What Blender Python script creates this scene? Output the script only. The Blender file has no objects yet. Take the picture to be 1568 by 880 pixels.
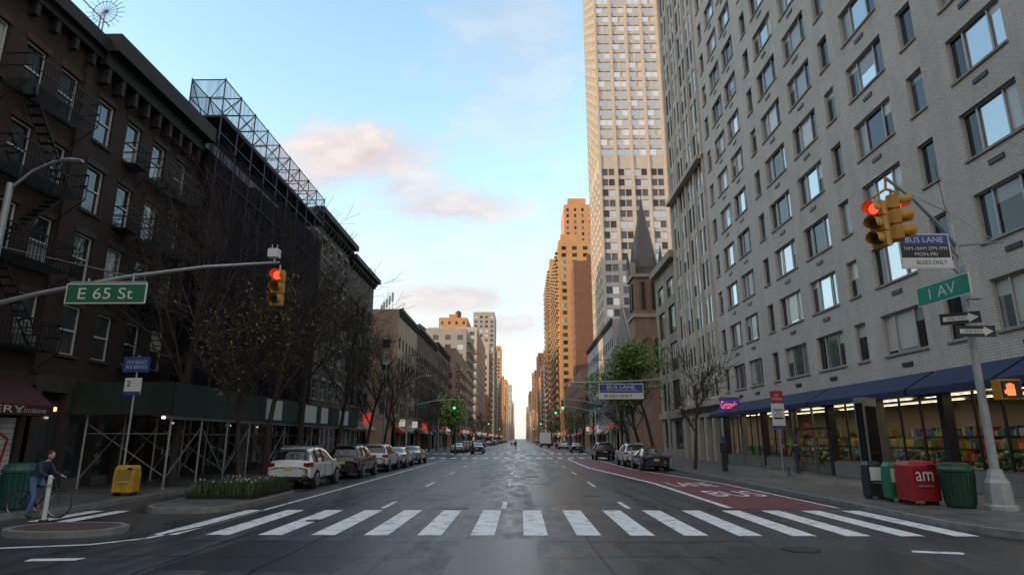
import bpy, math, random
from mathutils import Vector, Matrix
RN=random.Random(11)
S=bpy.context.scene
C=bpy.context
rad=math.radians
# ------------------------------------------------------------------ materials
MC={}
def _new(name):
    m=bpy.data.materials.new(name); m.use_nodes=True
    nt=m.node_tree; return m,nt,nt.nodes['Principled BSDF']
def nd(nt,t,**k):
    n=nt.nodes.new(t)
    for a,v in k.items(): setattr(n,a,v)
    return n
def mat(name,col=(.5,.5,.5),rough=.6,metal=0.,var=0.,vs=3.,bump=0.,es=0.,ecol=None,coat=0.,st=(1,1,1)):
    if name in MC: return MC[name]
    m,nt,p=_new(name); L=nt.links
    p.inputs['Base Color'].default_value=(*col,1); p.inputs['Roughness'].default_value=rough
    p.inputs['Metallic'].default_value=metal; p.inputs['Coat Weight'].default_value=coat
    if es: 
        p.inputs['Emission Color'].default_value=(*(ecol or col),1); p.inputs['Emission Strength'].default_value=es
    if var or bump:
        g=nd(nt,'ShaderNodeNewGeometry'); mp=nd(nt,'ShaderNodeMapping'); mp.inputs['Scale'].default_value=st
        L.new(g.outputs['Position'],mp.inputs[0])
        n=nd(nt,'ShaderNodeTexNoise'); n.inputs['Scale'].default_value=vs; n.inputs['Detail'].default_value=4; n.inputs['Roughness'].default_value=.65
        L.new(mp.outputs[0],n.inputs['Vector'])
        if var:
            r=nd(nt,'ShaderNodeMapRange'); r.inputs[1].default_value=.3; r.inputs[2].default_value=.7
            r.inputs[3].default_value=1-var; r.inputs[4].default_value=1+var
            L.new(n.outputs['Fac'],r.inputs[0])
            s=nd(nt,'ShaderNodeVectorMath',operation='SCALE'); s.inputs[0].default_value=col
            L.new(r.outputs[0],s.inputs['Scale']); L.new(s.outputs[0],p.inputs['Base Color'])
        if bump:
            b=nd(nt,'ShaderNodeBump'); b.inputs['Strength'].default_value=bump; b.inputs['Distance'].default_value=.03
            L.new(n.outputs['Fac'],b.inputs['Height']); L.new(b.outputs[0],p.inputs['Normal'])
    MC[name]=m; return m
def brick(name,c1,c2,mort,bw=.22,bh=.075,ms=.009,rough=.85,stain=.22):
    if name in MC: return MC[name]
    m,nt,p=_new(name); L=nt.links
    g=nd(nt,'ShaderNodeNewGeometry'); sp=nd(nt,'ShaderNodeSeparateXYZ'); L.new(g.outputs['Position'],sp.inputs[0])
    ad=nd(nt,'ShaderNodeMath',operation='ADD'); L.new(sp.outputs[0],ad.inputs[0]); L.new(sp.outputs[1],ad.inputs[1])
    cb=nd(nt,'ShaderNodeCombineXYZ'); L.new(ad.outputs[0],cb.inputs[0]); L.new(sp.outputs[2],cb.inputs[1])
    bk=nd(nt,'ShaderNodeTexBrick'); L.new(cb.outputs[0],bk.inputs['Vector'])
    bk.inputs['Scale'].default_value=1; bk.inputs['Brick Width'].default_value=bw; bk.inputs['Row Height'].default_value=bh
    bk.inputs['Mortar Size'].default_value=ms; bk.inputs['Mortar Smooth'].default_value=.3
    bk.inputs['Color1'].default_value=(*c1,1); bk.inputs['Color2'].default_value=(*c2,1); bk.inputs['Mortar'].default_value=(*mort,1)
    mp=nd(nt,'ShaderNodeMapping'); mp.inputs['Scale'].default_value=(1.0,.22,1); L.new(cb.outputs[0],mp.inputs[0])
    n=nd(nt,'ShaderNodeTexNoise'); n.inputs['Scale'].default_value=.9; n.inputs['Detail'].default_value=5; n.inputs['Roughness'].default_value=.7
    L.new(mp.outputs[0],n.inputs['Vector'])
    r=nd(nt,'ShaderNodeMapRange'); r.inputs[1].default_value=.3; r.inputs[2].default_value=.7
    r.inputs[3].default_value=1-stain; r.inputs[4].default_value=1+stain*.6; L.new(n.outputs['Fac'],r.inputs[0])
    s=nd(nt,'ShaderNodeVectorMath',operation='SCALE'); L.new(bk.outputs['Color'],s.inputs[0]); L.new(r.outputs[0],s.inputs['Scale'])
    L.new(s.outputs[0],p.inputs['Base Color']); p.inputs['Roughness'].default_value=rough
    MC[name]=m; return m
def asphalt():
    m,nt,p=_new('asphalt'); L=nt.links
    g=nd(nt,'ShaderNodeNewGeometry')
    def noise(sc,st=(1,1,1),det=5,ro=.6):
        mp=nd(nt,'ShaderNodeMapping'); mp.inputs['Scale'].default_value=st; L.new(g.outputs['Position'],mp.inputs[0])
        n=nd(nt,'ShaderNodeTexNoise'); n.inputs['Scale'].default_value=sc; n.inputs['Detail'].default_value=det; n.inputs['Roughness'].default_value=ro
        L.new(mp.outputs[0],n.inputs['Vector']); return n.outputs['Fac']
    a=noise(.7,(1,.10,1)); b=noise(.25); c=noise(45,det=3); d=noise(2.2,(1,.3,1))
    def mr(x,a0,a1,b0,b1):
        r=nd(nt,'ShaderNodeMapRange'); 
        for i,v in enumerate((a0,a1,b0,b1)): r.inputs[i+1].default_value=v
        L.new(x,r.inputs[0]); return r.outputs[0]
    def mul(x,y,op='MULTIPLY'):
        q=nd(nt,'ShaderNodeMath',operation=op); L.new(x,q.inputs[0]); L.new(y,q.inputs[1]); return q.outputs[0]
    f=mul(mul(mr(a,.35,.65,.62,1.35),mr(b,.3,.7,.7,1.3)),mul(mr(c,.3,.7,.6,1.4),mr(d,.3,.7,.75,1.25)))
    v=nd(nt,'ShaderNodeTexVoronoi',feature='DISTANCE_TO_EDGE'); v.inputs['Scale'].default_value=.28
    nn=nd(nt,'ShaderNodeTexNoise'); nn.inputs['Scale'].default_value=1.2; nn.inputs['Detail'].default_value=5
    L.new(g.outputs['Position'],nn.inputs['Vector'])
    va=nd(nt,'ShaderNodeVectorMath',operation='MULTIPLY_ADD'); L.new(nn.outputs['Color'],va.inputs[0]); va.inputs[1].default_value=(1.6,1.6,0); L.new(g.outputs['Position'],va.inputs[2])
    L.new(va.outputs[0],v.inputs['Vector'])
    ck=mr(v.outputs['Distance'],.0,.010,.25,1)
    f=mul(f,ck)
    s=nd(nt,'ShaderNodeVectorMath',operation='SCALE'); s.inputs[0].default_value=(.041,.041,.044); L.new(f,s.inputs['Scale'])
    L.new(s.outputs[0],p.inputs['Base Color'])
    L.new(mr(mul(a,d,'ADD'),.75,1.25,.24,.56),p.inputs['Roughness'])
    bp=nd(nt,'ShaderNodeBump'); bp.inputs['Strength'].default_value=.4; bp.inputs['Distance'].default_value=.01
    L.new(c,bp.inputs['Height']); L.new(bp.outputs[0],p.inputs['Normal'])
    return m
def paint(name,col,wear=.5,rough=.55):
    m,nt,p=_new(name); L=nt.links
    g=nd(nt,'ShaderNodeNewGeometry')
    n=nd(nt,'ShaderNodeTexNoise'); n.inputs['Scale'].default_value=2.6; n.inputs['Detail'].default_value=8; n.inputs['Roughness'].default_value=.75
    L.new(g.outputs['Position'],n.inputs['Vector'])
    r=nd(nt,'ShaderNodeMapRange'); r.inputs[1].default_value=wear-.06; r.inputs[2].default_value=wear+.1; L.new(n.outputs['Fac'],r.inputs[0])
    mx=nd(nt,'ShaderNodeMix',data_type='RGBA'); mx.inputs[6].default_value=(*col,1); mx.inputs[7].default_value=(*[c*.25+.05 for c in col],1)
    L.new(r.outputs[0],mx.inputs[0]); L.new(mx.outputs[2],p.inputs['Base Color']); p.inputs['Roughness'].default_value=rough
    return m
def slabs():
    m,nt,p=_new('sidewalk_concrete'); L=nt.links
    g=nd(nt,'ShaderNodeNewGeometry')
    bk=nd(nt,'ShaderNodeTexBrick'); bk.offset=0; L.new(g.outputs['Position'],bk.inputs['Vector'])
    bk.inputs['Scale'].default_value=1; bk.inputs['Brick Width'].default_value=1.5; bk.inputs['Row Height'].default_value=1.5; bk.inputs['Mortar Size'].default_value=.012
    bk.inputs['Color1'].default_value=(.13,.127,.125,1); bk.inputs['Color2'].default_value=(.09,.088,.086,1); bk.inputs['Mortar'].default_value=(.035,.035,.035,1)
    n=nd(nt,'ShaderNodeTexNoise'); n.inputs['Scale'].default_value=1.3; n.inputs['Detail'].default_value=6; L.new(g.outputs['Position'],n.inputs['Vector'])
    r=nd(nt,'ShaderNodeMapRange'); r.inputs[1].default_value=.3; r.inputs[2].default_value=.7; r.inputs[3].default_value=.55; r.inputs[4].default_value=1.25; L.new(n.outputs['Fac'],r.inputs[0])
    s=nd(nt,'ShaderNodeVectorMath',operation='SCALE'); L.new(bk.outputs['Color'],s.inputs[0]); L.new(r.outputs[0],s.inputs['Scale']); L.new(s.outputs[0],p.inputs['Base Color'])
    p.inputs['Roughness'].default_value=.5
    return m
def shopglass():
    m,nt,p=_new('shop_glass'); L=nt.links
    nt.nodes.remove(p); o=nt.nodes['Material Output']
    t=nd(nt,'ShaderNodeBsdfTransparent'); t.inputs[0].default_value=(.9,.92,.92,1); gl=nd(nt,'ShaderNodeBsdfGlossy'); gl.inputs['Roughness'].default_value=.02
    lw=nd(nt,'ShaderNodeLayerWeight'); pw=nd(nt,'ShaderNodeMath',operation='POWER'); L.new(lw.outputs['Facing'],pw.inputs[0]); pw.inputs[1].default_value=4
    ma=nd(nt,'ShaderNodeMath',operation='MULTIPLY_ADD'); L.new(pw.outputs[0],ma.inputs[0]); ma.inputs[1].default_value=.7; ma.inputs[2].default_value=.05
    mx=nd(nt,'ShaderNodeMixShader'); L.new(ma.outputs[0],mx.inputs[0]); L.new(t.outputs[0],mx.inputs[1]); L.new(gl.outputs[0],mx.inputs[2]); L.new(mx.outputs[0],o.inputs[0])
    return m
def netmat(name,col,op,vr=.15):
    m,nt,p=_new(name); L=nt.links; o=nt.nodes['Material Output']
    p.inputs['Roughness'].default_value=1; p.inputs['Specular IOR Level'].default_value=.1
    t=nd(nt,'ShaderNodeBsdfTransparent'); mx=nd(nt,'ShaderNodeMixShader')
    g=nd(nt,'ShaderNodeNewGeometry'); mp=nd(nt,'ShaderNodeMapping'); mp.inputs['Scale'].default_value=(1,2.2,.12); L.new(g.outputs['Position'],mp.inputs[0])
    n=nd(nt,'ShaderNodeTexNoise'); n.inputs['Scale'].default_value=2; n.inputs['Detail'].default_value=5; L.new(mp.outputs[0],n.inputs['Vector'])
    r=nd(nt,'ShaderNodeMapRange'); r.inputs[1].default_value=.35; r.inputs[2].default_value=.65; r.inputs[3].default_value=op-vr; r.inputs[4].default_value=min(1,op+vr); L.new(n.outputs['Fac'],r.inputs[0])
    c=nd(nt,'ShaderNodeMapRange'); c.inputs[1].default_value=.3; c.inputs[2].default_value=.7; c.inputs[3].default_value=.35; c.inputs[4].default_value=2.0; L.new(n.outputs['Fac'],c.inputs[0])
    s=nd(nt,'ShaderNodeVectorMath',operation='SCALE'); s.inputs[0].default_value=col; L.new(c.outputs[0],s.inputs['Scale']); L.new(s.outputs[0],p.inputs['Base Color'])
    L.new(r.outputs[0],mx.inputs[0]); L.new(t.outputs[0],mx.inputs[1]); L.new(p.outputs[0],mx.inputs[2]); L.new(mx.outputs[0],o.inputs[0])
    return m
ASPH=asphalt(); WHITE=paint('white_paint',(.75,.75,.74),.56); RED=paint('red_lane_paint',(.19,.026,.03),.52); SLAB=slabs()
GRAN=mat('granite_kerb',(.18,.175,.17),.6,var=.3,vs=4)
SGL=shopglass(); NET=netmat('debris_net',(.013,.011,.018),.97,.03); NET2=netmat('fence_net',(.012,.011,.04),.42)
G_D=mat('glass_dark',(.015,.018,.022),.04,0,coat=0); G_R=mat('glass_reflective',(.42,.46,.5),.05,.85)
G_M=mat('glass_mid',(.08,.09,.10),.06,.5); G_B=mat('window_blind',(.48,.46,.42),.35,coat=.6); G_C=mat('window_curtain',(.2,.19,.18),.3,coat=.6)
G_W=mat('glass_bright',(.6,.65,.68),.08,.85)
GL=[G_D,G_D,G_D,G_M,G_M,G_R,G_B,G_C]
WF=mat('white_frame',(.55,.55,.53),.5); BF=mat('dark_frame',(.03,.03,.035),.4,.3); GFR=mat('grey_frame',(.2,.2,.2),.4,.4); LFR=mat('aluminium_frame',(.42,.41,.40),.4,.3)
BLK=mat('black_iron',(.012,.012,.013),.5,.2); GALV=mat('galvanised_steel',(.36,.37,.38),.45,.55,var=.15,vs=5)
BARK=mat('bark',(.045,.033,.026),.9,var=.4,vs=8)
ROOF=mat('roof_tar',(.05,.05,.05),.9)
STN=mat('limestone',(.30,.265,.225),.8,var=.2,vs=1.2); TRIM=mat('brown_cornice',(.022,.018,.016),.7,var=.2)
# ------------------------------------------------------------------ mesh builder
class B:
    def __init__(s,name): s.name=name; s.parts={}; s.M=None; s.smooth=set()
    def _p(s,k):
        if k not in s.parts: s.parts[k]=([],[],[],[])
        return s.parts[k]
    def mesh(s,part,vs,fs,m):
        V,Fc,I,Ms=s._p(part)
        if m not in Ms: Ms.append(m)
        mi=Ms.index(m); o=len(V)
        if s.M: vs=[s.M@Vector(v) for v in vs]
        V.extend([tuple(v) for v in vs])
        for f in fs: Fc.append([o+i for i in f]); I.append(mi)
    def quad(s,part,pts,m): s.mesh(part,pts,[tuple(range(len(pts)))],m)
    def box(s,part,x0,x1,y0,y1,z0,z1,m):
        s.mesh(part,[(x0,y0,z0),(x1,y0,z0),(x1,y1,z0),(x0,y1,z0),(x0,y0,z1),(x1,y0,z1),(x1,y1,z1),(x0,y1,z1)],
          [(0,3,2,1),(4,5,6,7),(0,1,5,4),(1,2,6,5),(2,3,7,6),(3,0,4,7)],m)
    def tube(s,part,p0,p1,r0,r1,m,n=6,cap=True):
        p0=Vector(p0);p1=Vector(p1);d=(p1-p0)
        if d.length<1e-6:return
        d.normalize(); a=d.orthogonal().normalized(); c=d.cross(a)
        vs=[];
        for p,r in((p0,r0),(p1,r1)):
            for i in range(n):
                t=2*math.pi*i/n; vs.append(p+(a*math.cos(t)+c*math.sin(t))*r)
        fs=[(i,(i+1)%n,n+(i+1)%n,n+i) for i in range(n)]
        if cap: fs+= [tuple(range(n-1,-1,-1)),tuple(range(n,2*n))]
        s.mesh(part,vs,fs,m)
    def path(s,part,pts,r,m,n=6):
        for a,b in zip(pts,pts[1:]): s.tube(part,a,b,r,r,m,n)
    def ring(s,part,c,ax,R,r,m,n=24,k=6):
        c=Vector(c);ax=Vector(ax).normalized();a=ax.orthogonal().normalized();b=ax.cross(a);vs=[];fs=[]
        for i in range(n):
            t=2*math.pi*i/n; e=a*math.cos(t)+b*math.sin(t)
            for j in range(k):
                q=2*math.pi*j/k; vs.append(c+e*(R+r*math.cos(q))+ax*(r*math.sin(q)))
        for i in range(n):
            for j in range(k):
                fs.append((i*k+j,((i+1)%n)*k+j,((i+1)%n)*k+(j+1)%k,i*k+(j+1)%k))
        s.mesh(part,vs,fs,m)
    def ball(s,part,c,rx,ry,rz,m,n=12,k=8):
        vs=[];fs=[]
        for i in range(k+1):
            ph=math.pi*i/k
            for j in range(n):
                t=2*math.pi*j/n; vs.append((c[0]+rx*math.sin(ph)*math.cos(t),c[1]+ry*math.sin(ph)*math.sin(t),c[2]+rz*math.cos(ph)))
        for i in range(k):
            for j in range(n): fs.append((i*n+j,i*n+(j+1)%n,(i+1)*n+(j+1)%n,(i+1)*n+j))
        s.mesh(part,vs,fs,m)
    def loft(s,part,rings,m,cap=True):
        n=len(rings[0]); vs=[v for r in rings for v in r]; fs=[]
        for i in range(len(rings)-1):
            for j in range(n): fs.append((i*n+j,i*n+(j+1)%n,(i+1)*n+(j+1)%n,(i+1)*n+j))
        if cap: fs+=[tuple(range(n)),tuple(range((len(rings)-1)*n,len(rings)*n))]
        s.mesh(part,vs,fs,m)
    def done(s,smooth=(),single=False):
        obs=[]
        for k,(V,Fc,I,Ms) in s.parts.items():
            me=bpy.data.meshes.new(k); me.from_pydata(V,[],Fc); 
            for m in Ms: me.materials.append(m)
            me.polygons.foreach_set('material_index',I)
            if k in smooth or smooth=='all': me.polygons.foreach_set('use_smooth',[True]*len(Fc))
            me.update(); o=bpy.data.objects.new(k,me); C.collection.objects.link(o); obs.append(o)
        if len(obs)==1: obs[0].name=s.name; obs[0].data.name=s.name; s.root=obs[0]; return obs[0]
        e=bpy.data.objects.new(s.name,None); C.collection.objects.link(e)
        for o in obs: o.parent=e
        s.root=e; return e
def text(body,loc,rot,h,m,parent,w=None,name='lettering',ext=.004):
    cu=bpy.data.curves.new(name,'FONT'); cu.body=body; cu.size=1; cu.align_x='CENTER'; cu.align_y='CENTER'; cu.resolution_u=3
    o=bpy.data.objects.new('tmp',cu); C.collection.objects.link(o); C.view_layer.update()
    me=bpy.data.meshes.new_from_object(o.evaluated_get(C.evaluated_depsgraph_get()))
    bpy.data.objects.remove(o)
    xs=[v.co.x for v in me.vertices]; ys=[v.co.y for v in me.vertices]
    cx=(min(xs)+max(xs))/2; cy=(min(ys)+max(ys))/2; sy=h/(max(ys)-min(ys)); sx=sy if not w else w/(max(xs)-min(xs))
    Mx=Matrix.Translation(loc)@rot
    for v in me.vertices: v.co=Mx@Vector(((v.co.x-cx)*sx,(v.co.y-cy)*sy,0))
    me.materials.clear(); me.materials.append(m)
    n=bpy.data.objects.new(name,me); C.collection.objects.link(n)
    if parent: n.parent=parent
    return n
RX=Matrix.Rotation(rad(90),4,'X')
# ------------------------------------------------------------------ facade helper
class F:
    def __init__(s,b,o,ud,n): s.b=b;s.o=o;s.ud=ud;s.n=n
    def pt(s,u,z,d=0): return (s.o[0]+s.ud[0]*u+s.n[0]*d, s.o[1]+s.ud[1]*u+s.n[1]*d, z)
    def quad(s,part,u0,u1,z0,z1,d,m): s.b.quad(part,[s.pt(u0,z0,d),s.pt(u1,z0,d),s.pt(u1,z1,d),s.pt(u0,z1,d)],m)
    def box(s,part,u0,u1,z0,z1,d0,d1,m):
        P=[s.pt(u,z,d) for d in(d0,d1) for z in(z0,z1) for u in(u0,u1)]
        s.b.mesh(part,P,[(0,1,3,2),(4,5,7,6),(0,1,5,4),(2,3,7,6),(0,2,6,4),(1,3,7,5)],m)
    def windows(s,W,z0,z1,cols,rows,wall,glass,frame=None,depth=.18,sill=None,mull=(),rail=False,fw=.05,lint=None,rn=RN):
        q=s.quad
        zs=z0
        for (a,b) in rows:
            if a>zs: q('walls',0,W,zs,a,0,wall)
            u=0
            for (c,d) in cols:
                if c>u: q('walls',u,c,a,b,0,wall)
                u=d
                P=s.pt; bq=s.b.quad
                bq('walls',[P(c,a,0),P(d,a,0),P(d,a,-depth),P(c,a,-depth)],wall); bq('walls',[P(c,b,0),P(d,b,0),P(d,b,-depth),P(c,b,-depth)],wall)
                bq('walls',[P(c,a,0),P(c,b,0),P(c,b,-depth),P(c,a,-depth)],wall); bq('walls',[P(d,a,0),P(d,b,0),P(d,b,-depth),P(d,a,-depth)],wall)
                ed=[c]+[c+(d-c)*t for t in mull]+[d]
                if rail and not mull:
                    g1=rn.choice(glass); g2=rn.choice([g1,g1,rn.choice(glass)]); zm=(a+b)/2
                    q('window_glass',c,d,a,zm,-depth+.02,g1); q('window_glass',c,d,zm,b,-depth,g2)
                else: 
                    g1=rn.choice(glass); q('window_glass',c,d,a,b,-depth,g1)
                    if rn.random()<.45 and frame: q('window_glass',c+.02,d-.02,b-(b-a)*rn.choice([.25,.4,.55]),b-.02,-depth+.008,G_B)
                if frame:
                    D0=-depth+.024;D1=-depth+.075
                    s.box('window_frames',c,c+fw,a,b,D0,D1,frame); s.box('window_frames',d-fw,d,a,b,D0,D1,frame)
                    s.box('window_frames',c+fw,d-fw,a,a+fw,D0,D1,frame); s.box('window_frames',c+fw,d-fw,b-fw,b,D0,D1,frame)
                    for e in ed[1:-1]: s.box('window_frames',e-fw/2,e+fw/2,a+fw,b-fw,D0,D1-.005,frame)
                    if rail: 
                        s.box('window_frames',c+fw,d-fw,(a+b)/2-fw/2,(a+b)/2+fw/2,D0,D1+.01,frame)
                        if rn.random()<.12 and d-c<1.3: s.box('air_conditioners',c+.15,d-.15,a+.03,a+.42,-depth+.08,.28,GFR)
                if sill: s.box('trim',c-.1,d+.1,a-.12,a-.003,-.02,.09,sill)
                if lint: s.box('trim',c-.12,d+.12,b+.003,b+.24,-.02,.04,lint)
            if u<W: q('walls',u,W,a,b,0,wall)
            zs=b
        if zs<z1: q('walls',0,W,zs,z1,0,wall)
def cols_even(W,bay,ww):
    n=max(1,int(W/bay)); e=W/n
    return [(e*(i+.5)-ww/2,e*(i+.5)+ww/2) for i in range(n)]
def water_tank(b,x,y,z,r=1.6):
    wd=mat('tank_wood',(.13,.08,.05),.9,var=.2)
    for a in range(4):
        t=rad(45+90*a); b.tube('water_tank',(x+r*.8*math.cos(t),y+r*.8*math.sin(t),z),(x+r*.7*math.cos(t),y+r*.7*math.sin(t),z+2.5),.12,.12,BLK)
    b.tube('water_tank',(x,y,z+2.5),(x,y,z+6),r,r*.95,wd,14); b.tube('water_tank',(x,y,z+6),(x,y,z+7.3),r*1.08,.05,wd,14)
SIGNC=[(.35,.03,.03),(.04,.15,.08),(.03,.06,.25),(.5,.5,.48),(.45,.3,.05),(.02,.02,.02),(.3,.1,.05)]
def building(name,side,y0,y1,H,wall,xf=None,xb=None,fl=3.1,bay=2.5,ww=1.15,wh=1.65,base=4.6,glass=GL,frame=None,balc=False,corn=0,shop=True,rail=False,sill=None,cam=True,lint=None,bulk=True,tank=False,esc=False,mull=(),baseH=0,done=True):
    b=B(name); sg=-1 if side=='L' else 1
    xf=xf if xf is not None else (-17.5 if side=='L' else 16.3); xb=xb if xb is not None else xf+sg*20
    W=y1-y0; n=int((H-base-1.0)/fl)
    rows=[(base+.75+i*fl,base+.75+i*fl+wh) for i in range(n)]
    f=F(b,(xf,y0),(0,1),(-sg,0)); f.windows(W,base,H,cols_even(W,bay,ww),rows,wall,glass,frame,sill=sill,rail=rail,lint=lint,mull=mull)
    g=F(b,(min(xf,xb),y0),(1,0),(0,-1)); Wc=abs(xb-xf)
    if cam: g.windows(Wc,0,H,cols_even(Wc,bay*1.15,ww),rows,wall,glass,frame,rail=rail,sill=sill)
    else: g.quad('walls',0,Wc,0,H,0,wall)
    b.quad('walls',[(xf,y1,0),(xb,y1,0),(xb,y1,H),(xf,y1,H)],wall); b.quad('walls',[(xb,y0,0),(xb,y1,0),(xb,y1,H),(xb,y0,H)],wall)
    b.quad('roof',[(xf,y0,H-.6),(xb,y0,H-.6),(xb,y1,H-.6),(xf,y1,H-.6)],ROOF)
    if bulk:
        bx=xf+sg*RN.uniform(5,9); by=y0+W*RN.uniform(.2,.5); b.box('roof_bulkhead',min(bx,bx+sg*4),max(bx,bx+sg*4),by,by+5,H-.6,H+RN.uniform(2,4),wall)
    if tank: water_tank(b,xf+sg*6,y0+W*.6,H-.6)
    if base>0:
        if shop:
            u=0
            f.quad('storefront',0,W,base-.9,base,0,wall)
            while u<W-1:
                w=min(RN.uniform(4,7),W-u); 
                if W-u-w<2: w=W-u
                f.box('storefront',u,u+.35,0,base-.9,-.4,.02,STN if RN.random()<.5 else wall)
                f.quad('storefront',u+.35,u+w,0.5,base-.9,-.3,RN.choice([G_D,G_M,G_C,G_D])); f.box('storefront',u+.35,u+w,0,.5,-.35,-.1,BLK)
                for k in range(1,4): f.box('storefront',u+.35+(w-.35)*k/4-.04,u+.35+(w-.35)*k/4+.04,.5,base-.9,-.29,-.2,GFR)
                c=RN.choice(SIGNC); mm=mat('sign_%d'%SIGNC.index(c),c,.5,var=.1)
                if RN.random()<.55:
                    P=f.pt; z1=base-.8; b.quad('awning',[P(u+.4,z1,.02),P(u+w-.1,z1,.02),P(u+w-.1,z1-.8,1.2),P(u+.4,z1-.8,1.2)],mm); b.quad('awning',[P(u+.4,z1-.8,1.2),P(u+w-.1,z1-.8,1.2),P(u+w-.1,z1-1.05,1.2),P(u+.4,z1-1.05,1.2)],mm)
                    b.quad('awning',[P(u+.4,z1,.02),P(u+.4,z1-.8,1.2),P(u+.4,z1-1.05,1.2),P(u+.4,z1-.8,.02)],mm)
                else: f.box('shop_sign',u+.4,u+w-.1,base-1.3,base-.6,.03,.2,mm); 
                if RN.random()<.3: f.box('projecting_sign',u+w*.5,u+w*.5+.12,base-.9,base+.1,.25,1.1,RN.choice([mat('blade_red',(.4,.03,.03),.4,es=.4,ecol=(1,.1,.05)),mat('blade_white',(.6,.6,.58),.4,es=.3,ecol=(1,.95,.8))]))
                u+=w
        else: f.quad('walls',0,W,0,base,0,wall)
    if corn:
        f.box('cornice',-.05,W+.05,H-.75,H-.45,0.003,corn*.5,TRIM); f.box('cornice',-.1,W+.1,H-.45,H+.05,0.004,corn,TRIM)
        k=.5
        while k<W: f.box('cornice',k-.09,k+.09,H-1.15,H-.752,0.005,corn*.45,TRIM); k+=1.1
    if balc:
        bm=mat('balcony_slab',(.34,.25,.17),.8,var=.1)
        for (c,d) in cols_even(W,bay*2,bay*1.15):
            for (a,z) in rows: 
                f.box('balconies',c,d,a-.75,a-.6,0.002,1.3,bm); f.box('balconies',c,d,a-.6,a+.35,1.22,1.27,bm)
    if esc:
        for (c,d) in cols_even(W,bay*4,bay*1.8): fire_escape(b,f,c,d,[a-.25 for a,z in rows],lite=True)
    if done: b.done()
    return b,f
def fire_escape(b,f,u0,u1,zs,lite=False,dp=1.05):
    for i,z in enumerate(zs):
        n=4 if lite else 9
        for k in range(n+1):
            d=.05+(dp-.05)*k/n; f.box('fire_escape',u0,u1,z-.03,z+.0,d-.02,d+.02,BLK)
        for zz in (.5,.95): 
            f.box('fire_escape',u0,u1,z+zz-.02,z+zz+.02,dp-.02,dp+.02,BLK)
            for u in(u0,u1): f.box('fire_escape',u-.02,u+.02,z+zz-.02,z+zz+.02,.02,dp,BLK)
        m=int((u1-u0)/(.5 if lite else .16))
        for k in range(m+1):
            u=u0+(u1-u0)*k/m; f.box('fire_escape',u-.01,u+.01,z,z+.95,dp-.012,dp+.012,BLK)
        for u in (u0,u1):
            b.tube('fire_escape',f.pt(u,z-.02,dp),f.pt(u,z-.85,.03),.02,.02,BLK,4)
        if i+1<len(zs):
            a,c=(u0+.3,u1-.5) if i%2 else (u1-.3,u0+.5)
            for off in (.3,.75):
                b.tube('fire_escape',f.pt(a,z,off),f.pt(c,zs[i+1],off),.03,.03,BLK,4)
            for k in range(1,12):
                t=k/12; uu=a+(c-a)*t; z2=z+(zs[i+1]-z)*t; f.box('fire_escape',uu-.1,uu+.1,z2-.01,z2+.01,.3,.75,BLK)
# ------------------------------------------------------------------ ground, roads, kerbs
g=B('ground'); g.quad('ground',[(-3000,-600,-.008),(3000,-600,-.008),(3000,6000,-.008),(-3000,6000,-.008)],mat('ground_earth',(.07,.068,.065),.9,var=.2,vs=.05)); g.done()
BL=[(-90,-9)]+[(14,72),(88,152)]+[(168+80*i,232+80*i) for i in range(22)]
r=B('avenue_road'); r.quad('r',[(-12.6,-90,0),(9.8,-90,0),(9.8,2000,0),(-12.6,2000,0)],ASPH); r.done()
r=B('cross_street_road')
for (a,b_),(c,d) in zip(BL,BL[1:]): r.quad('r',[(-160,b_-3,-.004),(160,b_-3,-.004),(160,c+3,-.004),(-160,c+3,-.004)],ASPH)
r.done()
def slab(x0,x1,y0,y1,rr,side):
    b=B('sidewalk')
    def ring(i):
        a=x0+(i if side=='R' else 0); c=x1-(i if side=='L' else 0); e=y0+i; f_=y1-i; q=rr-i; P=[]
        if side=='R':
            P+=[(c,e)]; P+=[(c,f_)]
            for k in range(9): t=rad(90+k*90/8); P.append((a+q+q*math.cos(t),f_-q+q*math.sin(t)))
            for k in range(9): t=rad(180+k*90/8); P.append((a+q+q*math.cos(t),e+q+q*math.sin(t)))
        else:
            P+=[(a,f_)]; P+=[(a,e)]
            for k in range(9): t=rad(-90+k*90/8); P.append((c-q+q*math.cos(t),e+q+q*math.sin(t)))
            for k in range(9): t=rad(0+k*90/8); P.append((c-q+q*math.cos(t),f_-q+q*math.sin(t)))
        return P
    o=ring(0); i=ring(.16); n=len(o)
    b.quad('paving',[(p[0],p[1],.15) for p in i],SLAB)
    for k in range(n):
        p,q=o[k],o[(k+1)%n]; r_,s_=i[k],i[(k+1)%n]
        b.quad('kerb',[(*p,-.01),(*q,-.01),(*q,.153),(*p,.153)],GRAN); b.quad('kerb',[(*p,.153),(*q,.153),(*s_,.153),(*r_,.153)],GRAN)
    b.done()
for i,(a,c) in enumerate(BL):
    a2=12.2 if i==1 else a-3; c2=c+3
    if i==1: slab(9.8,150,a2,c2,3.2,'R'); slab(-150,-12.6,15.0,c2,3.2,'L')
    else: slab(9.8,150,a2,c2,3.2,'R'); slab(-150,-12.6,a2,c2,3.2,'L')
def flat(name,quads,m,z=.004):
    b=B(name)
    for q in quads: b.quad('q',[(x,y,z) for x,y in q],m)
    return b.done()
def rect(x0,x1,y0,y1): return [(x0,y0),(x1,y0),(x1,y1),(x0,y1)]
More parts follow.
